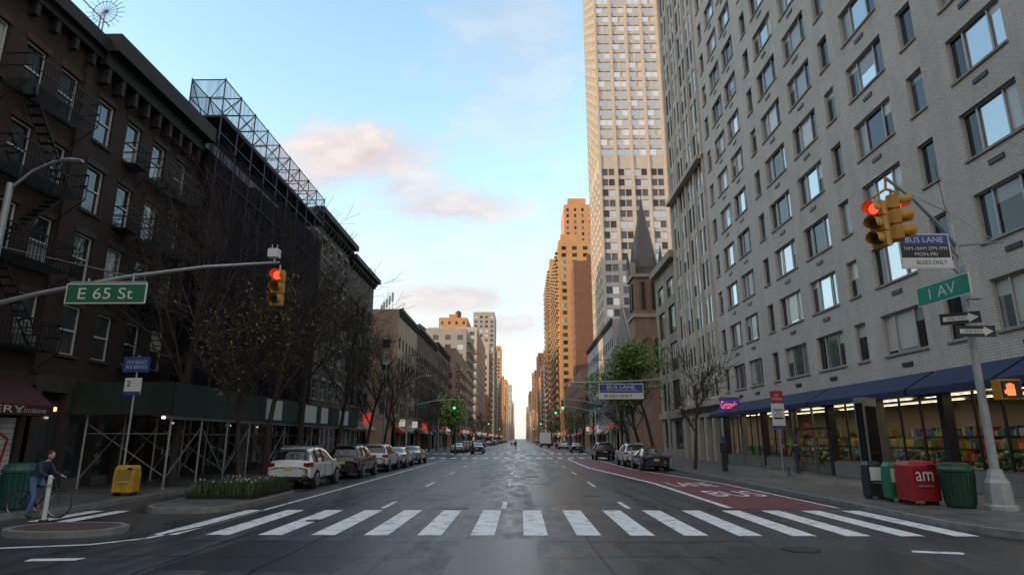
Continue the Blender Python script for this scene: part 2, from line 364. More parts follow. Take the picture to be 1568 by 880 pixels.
def strip(pts,w):
    out=[]; nrm=[]
    for i,p in enumerate(pts):
        a=Vector(pts[max(0,i-1)]);b=Vector(pts[min(len(pts)-1,i+1)]);d=(b-a).normalized(); nrm.append(Vector((-d.y,d.x))*w/2)
    for i in range(len(pts)-1):
        a,b=Vector(pts[i]),Vector(pts[i+1]); out.append([tuple(a+nrm[i]),tuple(b+nrm[i+1]),tuple(b-nrm[i+1]),tuple(a-nrm[i])])
    return out
cw=[]
for k in range(-7,9):
    x=.32+1.14*k; cw.append(rect(x-.26,x+.26,14.1,18.9))
for k in range(2): cw.append(rect(-12.3+.75*k,-11.9+.75*k,16.2,18.6))
flat('crosswalk',cw,WHITE)
for y in (69,89,149,166,229,245): flat('crosswalk',[rect(-12+1.14*k,-11.45+1.14*k,y-2,y+1.5) for k in range(19)],WHITE)
flat('crosswalk',[rect(-12.2+1.14*k,-11.65+1.14*k,-9.5,-5.5) for k in range(19)],WHITE)
ln=strip([(-13,12.2),(-9.9,12.35),(-8.4,12.8),(-7.75,13.6),(-7.45,15.5),(-7.4,24),(-7.4,66)],.14)+[rect(-7.47,-7.33,92,1500)]
for x in(-4.1,-.5,3.2):
    ln.append(rect(x-.07,x+.07,19.4,21.4))
    y=28
    while y<700:
        if not any(b_-4<y<c+4 for (a,b_),(c,d) in zip(BL,BL[1:])): ln.append(rect(x-.06,x+.06,y,y+3))
        y+=9.2
buse=[(6.35,19.6),(6.3,30),(4.95,46),(4.9,66)]
ln+=strip([(x-.12,y) for x,y in buse],.22)+[rect(4.68,4.9,92,1500)]
ln+=strip([(9.45,19.6),(9.3,30),(7.55,44),(7.5,66)],.12)
ln+=[[(-8.35,11.1),(-7.55,11.2),(-7.5,11.42),(-8.4,11.32)],[(7.1,12.15),(7.9,11.95),(8.0,12.15),(7.2,12.35)]]
flat('lane_markings',ln,WHITE)
flat('bus_lane_paint',[[(6.35,19.4),(9.39,19.4),(9.24,30),(6.3,30)],[(6.3,30),(9.24,30),(7.49,44),(4.95,46)],[(4.95,46),(7.49,44),(7.44,66),(4.9,66)],rect(4.9,7.4,92,150),rect(4.9,7.4,168,700)],RED)
tx=text('BUS',(8.0,24.6,.009),Matrix.Identity(4),2.4,WHITE,None,1.9,'pavement_lettering'); text('LANE',(7.7,29.4,.009),Matrix.Identity(4),2.4,WHITE,tx,1.9)
CI=mat('cast_iron',(.06,.055,.05),.45,.7,var=.5,vs=30); CR=mat('manhole_rim',(.03,.03,.03),.5,.5)
for x,y,r_ in((-2,19.5,.45),(2.6,23.5,.3),(-5.2,16.5,.22),(5.2,12.4,.35),(.6,35,.4)):
    mh=B('manhole_cover'); mh.tube('rim',(x,y,0),(x,y,.009),r_,r_,CR,28); mh.tube('lid',(x,y,.009),(x,y,.013),r_*.8,r_*.8,CI,28); mh.done()
flat('asphalt_patch',[[(-5.8,10.5),(-2.9,10.3),(-2.7,13.2),(-5.6,13.5)],rect(.4,2.3,21,27.5),rect(-3.7,-2.0,24,33),[(3.6,9.5),(6.5,9.2),(6.8,12.6),(3.9,12.8)],rect(-7.1,-5.3,30,44),rect(-1.2,.3,8,13.6)],mat('patch_asphalt',(.028,.028,.031),.36,var=.35,vs=20),.002)
rn=random.Random(77); tar=[]
for x,y0,y1 in((-5.9,8,60),(-2.3,10,75),(1.4,8,68),(4.6,8,44),(-4.15,8,28)):
    pts=[];y=y0
    while y<y1: pts.append((x+rn.uniform(-.06,.06),y)); y+=rn.uniform(.6,1.6)
    tar+=strip(pts,.045)
for y in(11.6,13.3,20.6,26,39): 
    pts=[];x=-8+rn.uniform(0,4)
    while x<6+rn.uniform(-4,2): pts.append((x,y+rn.uniform(-.1,.1))); x+=rn.uniform(.5,1.2)
    tar+=strip(pts,.04)
flat('tar_seams',tar,mat('tar',(.012,.012,.013),.3),.003)
def island(name,pts,h,top):
    b=B(name); c=Vector((sum(p[0] for p in pts)/len(pts),sum(p[1] for p in pts)/len(pts))); n=len(pts)
    inn=[tuple(c+(Vector(p)-c)*(1-.17/max(.3,(Vector(p)-c).length))) for p in pts]
    for k in range(n):
        p,q,r_,s_=pts[k],pts[(k+1)%n],inn[k],inn[(k+1)%n]
        b.quad('kerb',[(*p,0),(*q,0),(*q,h),(*p,h)],GRAN); b.quad('kerb',[(*p,h),(*q,h),(*s_,h),(*r_,h)],GRAN)
    b.quad('top',[(*p,h-.003) for p in inn],top); b.done()
ell=lambda cx,cy,a,b_,n=20,e=.7:[(cx+a*math.copysign(abs(math.cos(2*math.pi*k/n))**e,math.cos(2*math.pi*k/n)),cy+b_*math.copysign(abs(math.sin(2*math.pi*k/n))**e,math.sin(2*math.pi*k/n))) for k in range(n)]
island('traffic_island',ell(-9.95,14.35,1.25,.85,e=.9),.13,brick('paver',(.09,.04,.035),(.07,.038,.034),(.04,.04,.04),.2,.1))
island('planter_island',ell(-9.5,21.2,1.35,3.3,e=.55),.15,SLAB)
pl=B('flower_bed'); soil=mat('soil',(.03,.02,.015),.95,var=.3)
pl.box('soil',-10.6,-8.5,20.6,24.0,.15,.24,soil)
LG=[mat('leaf_a',(.05,.10,.02),.6),mat('leaf_b',(.035,.075,.018),.6),mat('leaf_c',(.08,.13,.03),.6)]
TUL=[mat('flower_blue',(.06,.06,.25),.5),mat('flower_white',(.4,.4,.4),.5)]
rn=random.Random(3)
for i in range(3200):
    x=rn.uniform(-10.55,-8.55);y=rn.uniform(20.65,23.95);h=rn.uniform(.18,.48);a=rn.uniform(0,6.28);w=.02;l=rn.uniform(.03,.14)
    dx,dy=math.cos(a),math.sin(a); pl.quad('foliage',[(x-dy*w,y+dx*w,.22),(x+dy*w,y-dx*w,.22),(x+dx*l+dy*w*.3,y+dy*l-dx*w*.3,.22+h),(x+dx*l-dy*w*.3,y+dy*l+dx*w*.3,.22+h)],rn.choice(LG))
for i in range(70):
    x=rn.uniform(-10.5,-8.6);y=rn.uniform(20.7,23.9);z=.22+rn.uniform(.35,.5); pl.ball('flowers',(x,y,z),.03,.03,.04,rn.choice(TUL),6,4)
for (x0,y0,x1,y1) in((-10.65,20.55,-8.45,20.55),(-8.45,20.55,-8.45,24.05),(-10.65,20.55,-10.65,24.05),(-10.65,24.05,-8.45,24.05)):
    L_=math.hypot(x1-x0,y1-y0); n=int(L_/.12)
    for z in(.3,.62): pl.tube('tree_guard',(x0,y0,z),(x1,y1,z),.014,.014,BLK,5)
    for k in range(n+1): t=k/n; pl.tube('tree_guard',(x0+(x1-x0)*t,y0+(y1-y0)*t,.15),(x0+(x1-x0)*t,y0+(y1-y0)*t,.64),.008,.008,BLK,4)
pl.done()
# ------------------------------------------------------------------ LEFT buildings
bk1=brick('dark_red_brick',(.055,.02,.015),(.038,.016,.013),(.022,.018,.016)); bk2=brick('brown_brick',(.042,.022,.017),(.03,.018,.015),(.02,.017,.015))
brownst=mat('brownstone',(.06,.03,.022),.85,var=.2,vs=2); darkst=mat('dark_stone',(.045,.036,.030),.8,var=.2)
b=B('tenement_building'); f=F(b,(-17.5,13.5),(0,1),(1,0)); W=8.9
rows=[(z-.95,z+.95) for z in(6.1,9.0,11.9,14.9)]
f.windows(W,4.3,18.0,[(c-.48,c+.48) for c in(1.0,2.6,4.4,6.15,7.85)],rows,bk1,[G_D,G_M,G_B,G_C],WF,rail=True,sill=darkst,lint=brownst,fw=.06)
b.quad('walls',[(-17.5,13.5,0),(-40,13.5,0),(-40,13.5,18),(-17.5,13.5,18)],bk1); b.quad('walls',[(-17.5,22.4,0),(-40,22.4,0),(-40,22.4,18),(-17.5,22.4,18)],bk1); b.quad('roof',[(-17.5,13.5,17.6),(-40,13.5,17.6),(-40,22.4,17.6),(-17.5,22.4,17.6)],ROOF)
f.box('cornice',0,W-.02,17.2,17.5,.003,.35,TRIM); f.box('cornice',0,W-.02,17.5,18.05,.004,.6,TRIM)
for k in range(9): f.box('cornice',.4+k,.6+k,16.7,17.198,.004,.3,TRIM)
f.box('pilaster',8.45,8.88,4.3,16.7,.004,.12,bk1)
fire_escape(b,f,4.9,8.3,[5.0,7.9,10.8,13.8])
f.quad('storefront',0,W,3.9,4.3,0,darkst); f.quad('storefront',0,W,0,3.9,-.5,BLK)
mar=mat('maroon_awning',(.05,.009,.011),.7)
P=f.pt
b.quad('awning',[P(3,4.1,.02),P(8.2,4.1,.02),P(8.2,3.1,1.3),P(3,3.1,1.3)],mar); b.quad('awning',[P(3,3.1,1.3),P(8.2,3.1,1.3),P(8.2,2.75,1.3),P(3,2.75,1.3)],mar); b.quad('awning',[P(8.2,4.1,.02),P(8.2,3.1,1.3),P(8.2,2.75,1.3),P(8.2,2.75,.02)],mar)
shut=mat('roll_shutter',(.6,.6,.59),.5,.0,var=.2,vs=1.5)
for k in range(14): f.box('roll_shutter',4.0,8.35,.2+k*.18,.365+k*.18,-.1,-.07,shut)
f.box('door',.6,2.4,.15,2.7,-.3,-.2,GFR)
gm=mat('graffiti_red',(.4,.03,.03),.6); b.path('graffiti',[P(u_,z_,-.05) for u_,z_ in((5.2,1),(5.6,1.9),(6.1,1.2),(5.7,.9),(6.6,1.7),(7.0,1),(7.3,2),(6.6,2.2),(7.2,.8),(7.6,1.5),(7.9,.9),(8.1,2.0),(7.5,2.3))],.04,gm,4)
for u in(0,3.4,8.4): f.box('storefront',u,u+.25,0,3.9,-.4,.04,darkst)
ob=b.done()
tl=mat('cream_lettering',(.6,.55,.45),.6)
text('BAKERY',(-16.19,13.5+5.6,2.93),Matrix.Rotation(rad(90),4,'Z')@RX,.22,tl,ob,2.6)
text('TEL 212-555-0100',(-16.19,20.7,2.9),Matrix.Rotation(rad(90),4,'Z')@RX,.12,tl,ob,1.3)
b=B('tenement_building'); f=F(b,(-17.5,22.4),(0,1),(1,0)); W=8.2
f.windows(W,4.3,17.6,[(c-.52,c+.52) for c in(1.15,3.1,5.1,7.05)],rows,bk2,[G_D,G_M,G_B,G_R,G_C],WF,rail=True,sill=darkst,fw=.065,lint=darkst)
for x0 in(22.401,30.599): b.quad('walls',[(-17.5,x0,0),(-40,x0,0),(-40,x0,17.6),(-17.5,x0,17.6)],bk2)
b.quad('roof',[(-17.5,22.4,17.3),(-40,22.4,17.3),(-40,30.6,17.3),(-17.5,30.6,17.3)],ROOF)
f.box('cornice',.02,W,17.0,17.6,.003,.5,TRIM); f.box('cornice',-.0,W+.1,17.6,18.4,-.3,.95,TRIM)
for k in range(9): f.box('cornice',.3+k*.93,.5+k*.93,16.3,16.998,.004,.45,TRIM)
fire_escape(b,f,4.2,7.7,[5.0,7.9,10.8,13.8],dp=.95)
for z in(7.9,10.8,13.8): fire_escape(b,f,2.6,3.6,[z],dp=.6)
f.quad('storefront',0,W,3.7,4.3,0,darkst); f.quad('storefront',0,W,0,3.7,-.4,BLK)
for u in(0,1.7,3.4,5.1,6.8,7.9): f.box('storefront',u,u+.28,0,3.7,-.38,.04,darkst)
pan=mat('storefront_panel',(.16,.15,.14),.6,var=.2)
for u in(.3,2.0,3.7,5.4): f.quad('storefront',u,u+1.35,.5,3.4,-.3,RN.choice([G_M,G_C,G_D,pan])); f.box('storefront',u,u+1.35,.15,.5,-.35,-.15,GFR)
f.box('lamp',.9,1.0,3.0,3.15,.04,.14,mat('entrance_lamp',(1,.4,.1),.3,es=6,ecol=(1,.25,.05)))
b.done()
a=B('roof_antenna'); rm=mat('antenna_wire',(.25,.25,.3),.4,.6)
cx,cy,cz=-18.6,23.9,20.6
for k in range(20):
    t=2*math.pi*k/20; a.tube('ring',(cx,cy,cz),(cx+.9*math.cos(t),cy,cz+.9*math.sin(t)),.015,.012,rm,3)
a.ring('ring',(cx,cy,cz),(0,1,0),.55,.015,rm); a.tube('mast',(cx,cy,17.3),(cx,cy,20.6),.04,.03,rm); 
for k in range(5): a.tube('rail',(-17.9,15.6+k*1.8,17.5),(-17.9,15.6+k*1.8,19.6),.03,.03,rm,4)
a.tube('rail',(-17.9,15.6,19.5),(-17.9,23.4,19.5),.025,.025,rm,4); a.tube('rail',(-17.9,15.6,18.8),(-17.9,23.4,18.8),.025,.025,rm,4)
a.done()
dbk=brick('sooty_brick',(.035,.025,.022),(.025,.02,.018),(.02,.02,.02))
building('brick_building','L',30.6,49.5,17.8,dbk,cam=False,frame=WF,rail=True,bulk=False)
s=B('scaffolding'); X0=-16.55; y0,y1=30.9,49.0
sc=mat('scaffold_steel',(.035,.04,.085),.5,.3); sc2=mat('scaffold_dark',(.03,.024,.022),.7)
s.quad('debris_netting',[(X0,y0,4.2),(X0,y1,4.2),(X0,y1,17.9),(X0,y0,17.9)],NET); s.quad('debris_netting',[(X0,y0,4.2),(-17.48,y0,4.2),(-17.48,y0,17.9),(X0,y0,17.9)],NET)
n=9
for k in range(n+1):
    y=y0+(y1-y0)*k/n
    s.tube('poles',(X0+.05,y,4.1),(X0+.05,y,17.9),.03,.03,sc2,5);s.tube('poles',(X0+.05,y,17.9),(X0+.05,y,21.7),.04,.04,sc,5); s.tube('poles',(-18.4,y,17.9),(-18.4,y,21.7),.04,.04,sc,5)
    s.tube('poles',(X0+.05,y,21.6),(-18.4,y,21.6),.035,.035,sc,4); s.tube('poles',(X0+.05,y,20.5),(-18.4,y,20.5),.03,.03,sc,4)
    s.tube('poles',(X0+.05,y,17.9),(-17.6,y,19.3),.03,.03,sc,4)
    if k<n: 
        yy=y0+(y1-y0)*(k+1)/n; s.tube('poles',(X0+.05,y,19.5),(X0+.05,yy,21.6),.03,.03,sc,4); s.tube('poles',(-18.4,y,21.6),(-18.4,yy,19.5),.03,.03,sc,4); s.tube('poles',(X0+.05,y,21.6),(-18.4,yy,21.6),.025,.025,sc,4)
for z in(8,12,16,18.4,19.5,20.5,21.6):
    s.tube('poles',(X0+.05,y0,z),(X0+.05,y1,z),.033,.033,sc if z>17 else sc2,4)
    if z>18.2: s.tube('poles',(-18.4,y0,z),(-18.4,y1,z),.033,.033,sc,4)
s.box('deck',-18.5,X0+.1,y0,y1,19.3,19.42,mat('scaffold_plank',(.03,.025,.035),.8,var=.2)); 
s.quad('fence_netting',[(X0+.0,y0,19.42),(X0,y1,19.42),(X0,y1,21.6),(X0,y0,21.6)],NET2); s.quad('fence_netting',[(X0,y0,19.42),(-18.4,y0,19.42),(-18.4,y0,21.6),(X0,y0,21.6)],NET2)
s.quad('fence_netting',[(-18.42,y0,19.42),(-18.42,y1,19.42),(-18.42,y1,21.6),(-18.42,y0,21.6)],NET2)
s.done()
s=B('sidewalk_shed'); gp=mat('shed_green',(.010,.028,.022),.6,var=.15); st=mat('shed_steel',(.3,.31,.33),.45,.5)
s.box('deck',-17.3,-13.45,24.2,52,2.95,3.1,mat('shed_plank',(.08,.06,.04),.8)); s.box('parapet',-13.45,-13.35,24.2,52,2.9,4.15,gp); s.box('parapet',-17.3,-13.45,24.1,24.2,2.9,4.15,gp)
k=0;y=24.5
while y<52:
    for x in(-13.6,-16.9): s.tube('posts',(x,y,.15),(x,y,2.95),.045,.045,st,6); s.box('posts',x-.1,x+.1,y-.1,y+.1,.15,.17,st)
    s.tube('braces',(-13.6,y,2.2),(-16.9,y,2.2),.022,.022,st,4)
    if y<49.5:
        s.tube('braces',(-13.6,y,.5 if k%2==0 else 2.5),(-13.6,y+2.4,2.5 if k%2==0 else .5),.025,.025,st,4)
        s.tube('braces',(-16.9,y,.5),(-16.9,y+2.4,2.5),.025,.025,st,4)
    s.tube('braces',(-13.6,y,.6),(-16.9,y,2.6),.022,.022,st,4)
    y+=2.4;k+=1
s.box('ledger',-13.68,-13.5,24.2,52,2.75,2.93,st)
pw=mat('poster_white',(.6,.6,.58),.6,var=.15,vs=6)
for y,w in((33,2.2),(39.0,2.2),(42.2,1.5),(46.5,2.4)): s.box('posters',-13.348,-13.34,y,y+w,3.0,4.05,pw)
for y in(27,31.8,36.6,44,49): s.box('shed_lamps',-15.4,-15.1,y,y+.15,2.85,2.93,mat('shed_lamp',(1,.9,.7),.3,es=8,ecol=(1,.85,.6)))
s.done()
building('apartment_building','L',49.5,61,21.2,brick('grey_brick',(.12,.092,.07),(.095,.075,.058),(.06,.055,.05)),frame=WF,rail=True,sill=STN,lint=STN,corn=.9,cam=False,bay=2.3)
q=B('quoins')
for k in range(9): q.box('q',-17.9,-17.42,49.42,49.497,18+k*.36,18.3+k*.36,STN)
q.done()
building('apartment_building','L',61,72,20.4,brick('tan_brick',(.12,.085,.06),(.09,.066,.05),(.07,.06,.05)),frame=BF,rail=True,sill=STN,corn=.8,cam=False,esc=True)
tanb=mat('tan_stucco',(.30,.22,.15),.85,var=.18,vs=.6); brn=brick('red_brown_brick',(.11,.05,.035),(.085,.04,.03),(.07,.06,.05))
building('apartment_building','L',88,104,20.3,tanb,frame=BF,esc=True,corn=.5,bay=2.6)
building('apartment_building','L',104,128,20.6,brn,frame=BF,esc=True,corn=.6,sill=STN)
building('apartment_building','L',128,152,21.5,mat('dark_brown_wall',(.09,.065,.05),.85,var=.2,vs=.5),corn=.6,esc=True,tank=True)
antb=B('roof_antennas')
for k in range(7): antb.tube('a',(-19-.9*k%4,90+k*2.2,20),(-19-.9*k%4,90+k*2.2,23.4+.4*(k%3)),.05,.04,GALV,4); antb.box('a',-19.15-.9*k%4,-18.85-.9*k%4,90+k*2.2-.1,90+k*2.2+.1,21.9,23.2,GALV)
antb.done()
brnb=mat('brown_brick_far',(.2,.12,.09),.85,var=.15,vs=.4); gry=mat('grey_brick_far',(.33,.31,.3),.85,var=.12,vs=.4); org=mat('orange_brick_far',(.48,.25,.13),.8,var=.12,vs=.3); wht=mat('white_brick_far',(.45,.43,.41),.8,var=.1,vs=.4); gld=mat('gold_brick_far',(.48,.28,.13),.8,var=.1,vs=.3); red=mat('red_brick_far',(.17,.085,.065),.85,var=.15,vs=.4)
FG=[G_D,G_M,G_M,G_R]
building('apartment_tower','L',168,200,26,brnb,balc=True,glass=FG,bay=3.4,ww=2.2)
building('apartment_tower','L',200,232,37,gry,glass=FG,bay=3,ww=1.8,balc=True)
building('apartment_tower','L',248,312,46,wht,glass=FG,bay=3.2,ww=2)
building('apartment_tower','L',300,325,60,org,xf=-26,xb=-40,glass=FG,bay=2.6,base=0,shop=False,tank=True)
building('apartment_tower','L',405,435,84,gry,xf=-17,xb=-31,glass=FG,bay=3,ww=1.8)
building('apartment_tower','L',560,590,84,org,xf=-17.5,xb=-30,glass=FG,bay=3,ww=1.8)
# ------------------------------------------------------------------ RIGHT building R1
wb=brick('white_glazed_brick',(.60,.525,.46),(.53,.465,.405),(.30,.265,.235),.30,.10,.012,.7,.18)
b=B('white_brick_apartment_building'); X=16.3; f=F(b,(X,15.5),(0,1),(-1,0)); W=35.5
wide=[(2.9,5.6),(9.3,12.3),(15.7,18.6),(19.8,22.8),(26.5,29.0),(29.8,32.3)]; nar=[(.6,1.6),(7.1,8.1),(13.6,14.6),(23.8,24.8),(33.4,34.4)]
cols=sorted(wide+nar); H=58; base=4.9; rows=[(5.58+3.12*i,7.36+3.12*i) for i in range(16)]
zs=base
rn=random.Random(5)
def rowwin(a,z):
    u=0
    for (c,d) in cols:
        f.quad('walls',u,c,a,z,0,wb); u=d; P=f.pt; D=.2
        for pts in([P(c,a),P(d,a),P(d,a,-D),P(c,a,-D)],[P(c,z),P(d,z),P(d,z,-D),P(c,z,-D)],[P(c,a),P(c,z),P(c,z,-D),P(c,a,-D)],[P(d,a),P(d,z),P(d,z,-D),P(d,a,-D)]): b.quad('walls',pts,wb)
        wd=d-c>1.5; ms=[c,c+(d-c)*.27,c+(d-c)*.73,d] if wd else [c,d]
        st=rn.random()
        for i,(e0,e1) in enumerate(zip(ms,ms[1:])):
            gl=(rn.choice([G_R,G_W,G_W]) if i==1 and st<.7 else rn.choice([G_D,G_D,G_M,G_C,G_D,G_R])) if wd else rn.choice([G_D,G_D,G_M])
            f.quad('window_glass',e0,e1,a,z,-D+.0,gl)
            if rn.random()<.35: f.quad('window_glass',e0+.03,e1-.03,z-(z-a)*rn.choice([.2,.35,.5,.9]),z-.02,-D+.009,rn.choice([G_B,G_C,G_B]))
        fr=LFR; D0=-D+.02;D1=-D+.09
        f.box('window_frames',c,c+.06,a,z,D0,D1,fr); f.box('window_frames',d-.06,d,a,z,D0,D1,fr); f.box('window_frames',c+.06,d-.06,a,a+.06,D0,D1,fr); f.box('window_frames',c+.06,d-.06,z-.06,z,D0,D1,fr)
        for e in ms[1:-1]: f.box('window_frames',e-.03,e+.03,a+.06,z-.06,D0,D1-.01,fr)
        f.box('sills',c-.04,d+.04,a-.09,a-.003,-.02,.07,STN)
        if wd: f.box('vents',(c+d)/2-.35,(c+d)/2+.35,a-.62,a-.45,.003,.05,BF)
    f.quad('walls',u,W,a,z,0,wb)
for a,z in rows:
    f.quad('walls',0,W,zs,a,0,wb); rowwin(a,z); zs=z
f.quad('walls',0,W,zs,H,0,wb)
for y in(15.5,51): b.quad('walls',[(X,y,0),(X+24,y,0),(X+24,y,H),(X,y,H)],wb)
b.quad('walls',[(X+24,15.5,0),(X+24,51,0),(X+24,51,H),(X+24,15.5,H)],wb); b.quad('roof',[(X,15.5,H),(X+24,15.5,H),(X+24,51,H),(X,51,H)],ROOF)
navy=mat('navy_awning',(.012,.02,.065),.75,var=.15,vs=2); bb=brick('base_brick',(.3,.27,.25),(.25,.23,.21),(.15,.15,.14),.25,.08)
f.quad('walls',0,W,3.75,4.9,.0,wb)
piers=[0,4.6,9.0,13.6,18.2,22.8,27.4,31.4,35.2]
for i,u in enumerate(piers): f.box('piers',u,u+.3 if i else .6,0.1,3.75,-.35,.03,GFR if i%2 else BF)
for i in range(len(piers)-1):
    u0=piers[i]+.3;u1=piers[i+1]
    if i in(0,4):
        f.box('door_frames',u0,u0+.08,.15,3.7,-.3,-.2,GFR); f.box('door_frames',(u0+u1)/2-.05,(u0+u1)/2+.05,.15,3.7,-.3,-.2,GFR); f.box('door_frames',u1-.08,u1,.15,3.7,-.3,-.2,GFR); f.box('door_frames',u0,u1,2.5,2.62,-.3,-.19,GFR)
        f.quad('shop_glass',u0,u1,.15,3.7,-.25,SGL)
    else:
        f.box('stall_riser',u0,u1,.1,.85,-.3,-.02,bb); f.quad('shop_glass',u0,u1,.85,3.7,-.2,SGL)
        for k in(1,2): uu=u0+(u1-u0)*k/3; f.box('door_frames',uu-.03,uu+.03,.85,3.7,-.24,-.16,BF)
        f.box('door_frames',u0,u1,.853,.93,-.26,-.14,GFR)
inw=mat('shop_wall',(.4,.34,.26),.8); infl=mat('shop_floor',(.25,.23,.2),.4)
b.box('interior',X+.35,X+6.0,15.8,50.8,.05,.12,infl); b.box('interior',X+.35,X+6.0,15.8,50.8,3.76,3.8,inw); b.quad('interior',[(X+6,15.8,.1),(X+6,50.8,.1),(X+6,50.8,3.8),(X+6,15.8,3.8)],inw)
b.quad('interior',[(X+.3,15.8,.1),(X+6,15.8,.1),(X+6,15.8,3.8),(X+.3,15.8,3.8)],inw)
lamp=mat('shop_tube_light',(1,.85,.6),.5,es=7,ecol=(1,.86,.62))
for y0_,y1_ in((16.5,27),(28,39),(40,50)):
    for x in(.9,3.2): b.quad('ceiling_lamps',[(X+x,y0_,3.7),(X+x+.16,y0_,3.7),(X+x+.16,y1_,3.7),(X+x,y1_,3.7)],lamp)
pc=[mat('product_%d'%i,c,.5) for i,c in enumerate([(.5,.07,.05),(.6,.3,.03),(.08,.3,.07),(.55,.5,.1),(.5,.5,.48),(.05,.12,.4),(.25,.1,.05),(.2,.38,.08),(.05,.2,.05)])]
for xs in(1.0,3.0,5.2):
    y=16.2
    b.box('shelves',X+xs+.0,X+xs+.5,16,50.5,.12,.55,mat('shelf',(.3,.28,.25),.5))
    while y<50.3:
        w=rn.uniform(.25,.9)
        top=4 if xs>5 else (3 if xs>2 else 2)
        c=rn.choice(pc)
        for k in range(top):
            if rn.random()<.85: 
                yy=y
                while yy<y+w*.93-.08:
                    dw=rn.uniform(.1,.22); b.box('groceries',X+xs,X+xs+.4,yy,yy+dw*.92,.57+k*.52,.57+k*.52+rn.uniform(.2,.45),rn.choice(pc+[c,c,c,c])); yy+=dw
        y+=w
for i in range(420):
    y=rn.choice([rn.uniform(25,29),rn.uniform(34,37.5),rn.uniform(20.5,24)]); b.ball('flower_display',(X+.45+rn.uniform(0,.4),y,.95+rn.uniform(0,.55)),.09,.09,.09,rn.choice(pc[:5]+LG*3),5,4)
for y0,y1 in((15.9,19.9),(20.1,24.5),(24.7,33.0),(33.2,43.5),(43.7,50.3)):
    u0,u1=y0-15.5,y1-15.5; P=f.pt
    b.quad('awning',[P(u0,4.6,.03),P(u1,4.6,.03),P(u1,3.85,1.35),P(u0,3.85,1.35)],navy); b.quad('awning',[P(u0,3.85,1.35),P(u1,3.85,1.35),P(u1,3.6,1.35),P(u0,3.6,1.35)],navy)
    for u in(u0,u1): b.quad('awning',[P(u,4.6,.03),P(u,3.85,1.35),P(u,3.6,1.35),P(u,3.6,.03)],navy)
b.box('shop_sign',X-1.45,X-.05,47.0,47.2,4.0,4.9,mat('sign_blue',(.02,.05,.3),.4,es=.2,ecol=(.05,.1,.5))); b.box('shop_sign',X-1.5,X-.05,46.97,47.23,4.9,5.0,mat('sign_red',(.5,.02,.02),.4))
ob=b.done()
text('Gristedes',(X-.75,46.96,4.45),RX,.55,mat('neon_red',(.8,.05,.05),.5,es=1.6,ecol=(1,.08,.06)),ob,1.35)
cream=mat('cream_stone',(.48,.40,.32),.8,var=.15,vs=1); 
b=B('hotel_building'); f=F(b,(X,51),(0,1),(-1,0)); W=12; H=64
cols=[(.5+2.9*i+j*1.25,.5+2.9*i+j*1.25+1.05) for i in range(4) for j in range(2)]
f.windows(W,5,H,cols,[(5.4+3.1*i,7.9+3.1*i) for i in range(18)],cream,[G_D,G_D,G_M,G_R,G_W],WF,depth=.07,fw=.06)
for i in range(5): u=min(W-.35,max(0,.0+2.9*i)); f.box('piers',u,u+.35,5,H,.003,.14,cream)
for i in range(4): f.box('piers',.5+2.9*i+1.07,.5+2.9*i+1.2,5,H,.003,.05,WF)
for z in(5.0,26.5): f.box('belt_course',0,W,z-.3,z+.1,.004,.6,cream)
for y in(51.01,63): b.quad('walls',[(X,y,0),(X+24,y,0),(X+24,y,H),(X,y,H)],cream)
b.quad('roof',[(X,51,H),(X+24,51,H),(X+24,63,H),(X,63,H)],ROOF); b.quad('walls',[(X+24,51,0),(X+24,63,0),(X+24,63,H),(X+24,51,H)],cream)
f.quad('storefront',0,W,3.9,5,0,cream); f.quad('storefront',0,W,0,3.9,-.5,G_D)
for i in range(6): f.box('storefront',i*2.33,i*2.33+.5,0,3.9,-.45,.1,cream)
b.done()
stn2=mat('weathered_stone',(.28,.235,.185),.85,var=.25,vs=1)
b=B('stone_office_building'); f=F(b,(X,63),(0,1),(-1,0)); W=10
f.windows(W,0,21.3,[(1.2,4.2),(5.8,8.8)],[(1,3.8),(5,8),(9,12),(13,16),(17,19)],stn2,[G_D,G_M],BF,mull=(.33,.66),depth=.2)
for y in(63.01,73): b.quad('walls',[(X,y,0),(X+20,y,0),(X+20,y,21.3),(X,y,21.3)],stn2)
b.quad('roof',[(X,63,21),(X+20,63,21),(X+20,73,21),(X,73,21)],ROOF)
f.box('cornice',-.1,W+.1,20.6,21.4,.003,.6,stn2); f.box('cornice',0,W,4.1,4.7,.003,.35,stn2)
b.done()
b=B('church'); chb=brick('church_brick',(.28,.16,.095),(.22,.13,.085),(.16,.14,.12)); slate=mat('slate_spire',(.10,.08,.07),.6,var=.3,vs=2,st=(1,1,3))
tx0,ty0,tw=16.4,88,4.6
def tower(z0,z1,ins,m,part='tower'): b.box(part,tx0+ins,tx0+tw-ins,ty0+ins,ty0+tw-ins,z0,z1,m)
tower(0,9,0,chb);tower(9.0,9.4,-.15,STN);tower(9.4,19,.12,chb);tower(19,19.5,-.1,STN);tower(19.5,25,.3,chb);tower(25,25.5,-.05,STN)
for z0,z1,w in((11,16,.45),(20.3,24.3,.5)):
    for o in(-.75,.75):
        cx=tx0+tw/2+o; b.box('louvres',cx-w/2,cx+w/2,ty0+.02,ty0+.35,z0,z1,BLK); b.box('louvres',tx0+.02,tx0+.35,ty0+tw/2+o-w/2,ty0+tw/2+o+w/2,z0,z1,BLK)
for dx in(0,1):
    for dy in(0,1): 
        x=tx0+.25+dx*(tw-.5);y=ty0+.25+dy*(tw-.5); b.tube('pinnacles',(x,y,25.5),(x,y,27.2),.38,.38,STN,8); b.tube('pinnacles',(x,y,27.2),(x,y,30),.4,.03,slate,8)
c=(tx0+tw/2,ty0+tw/2); b.tube('spire',(*c,25.5),(*c,26.6),2.2,2.3,slate,8); b.tube('spire',(*c,26.6),(*c,37.8),2.35,.04,slate,8); b.tube('cross',(*c,37.7),(*c,38.8),.05,.05,BLK); 
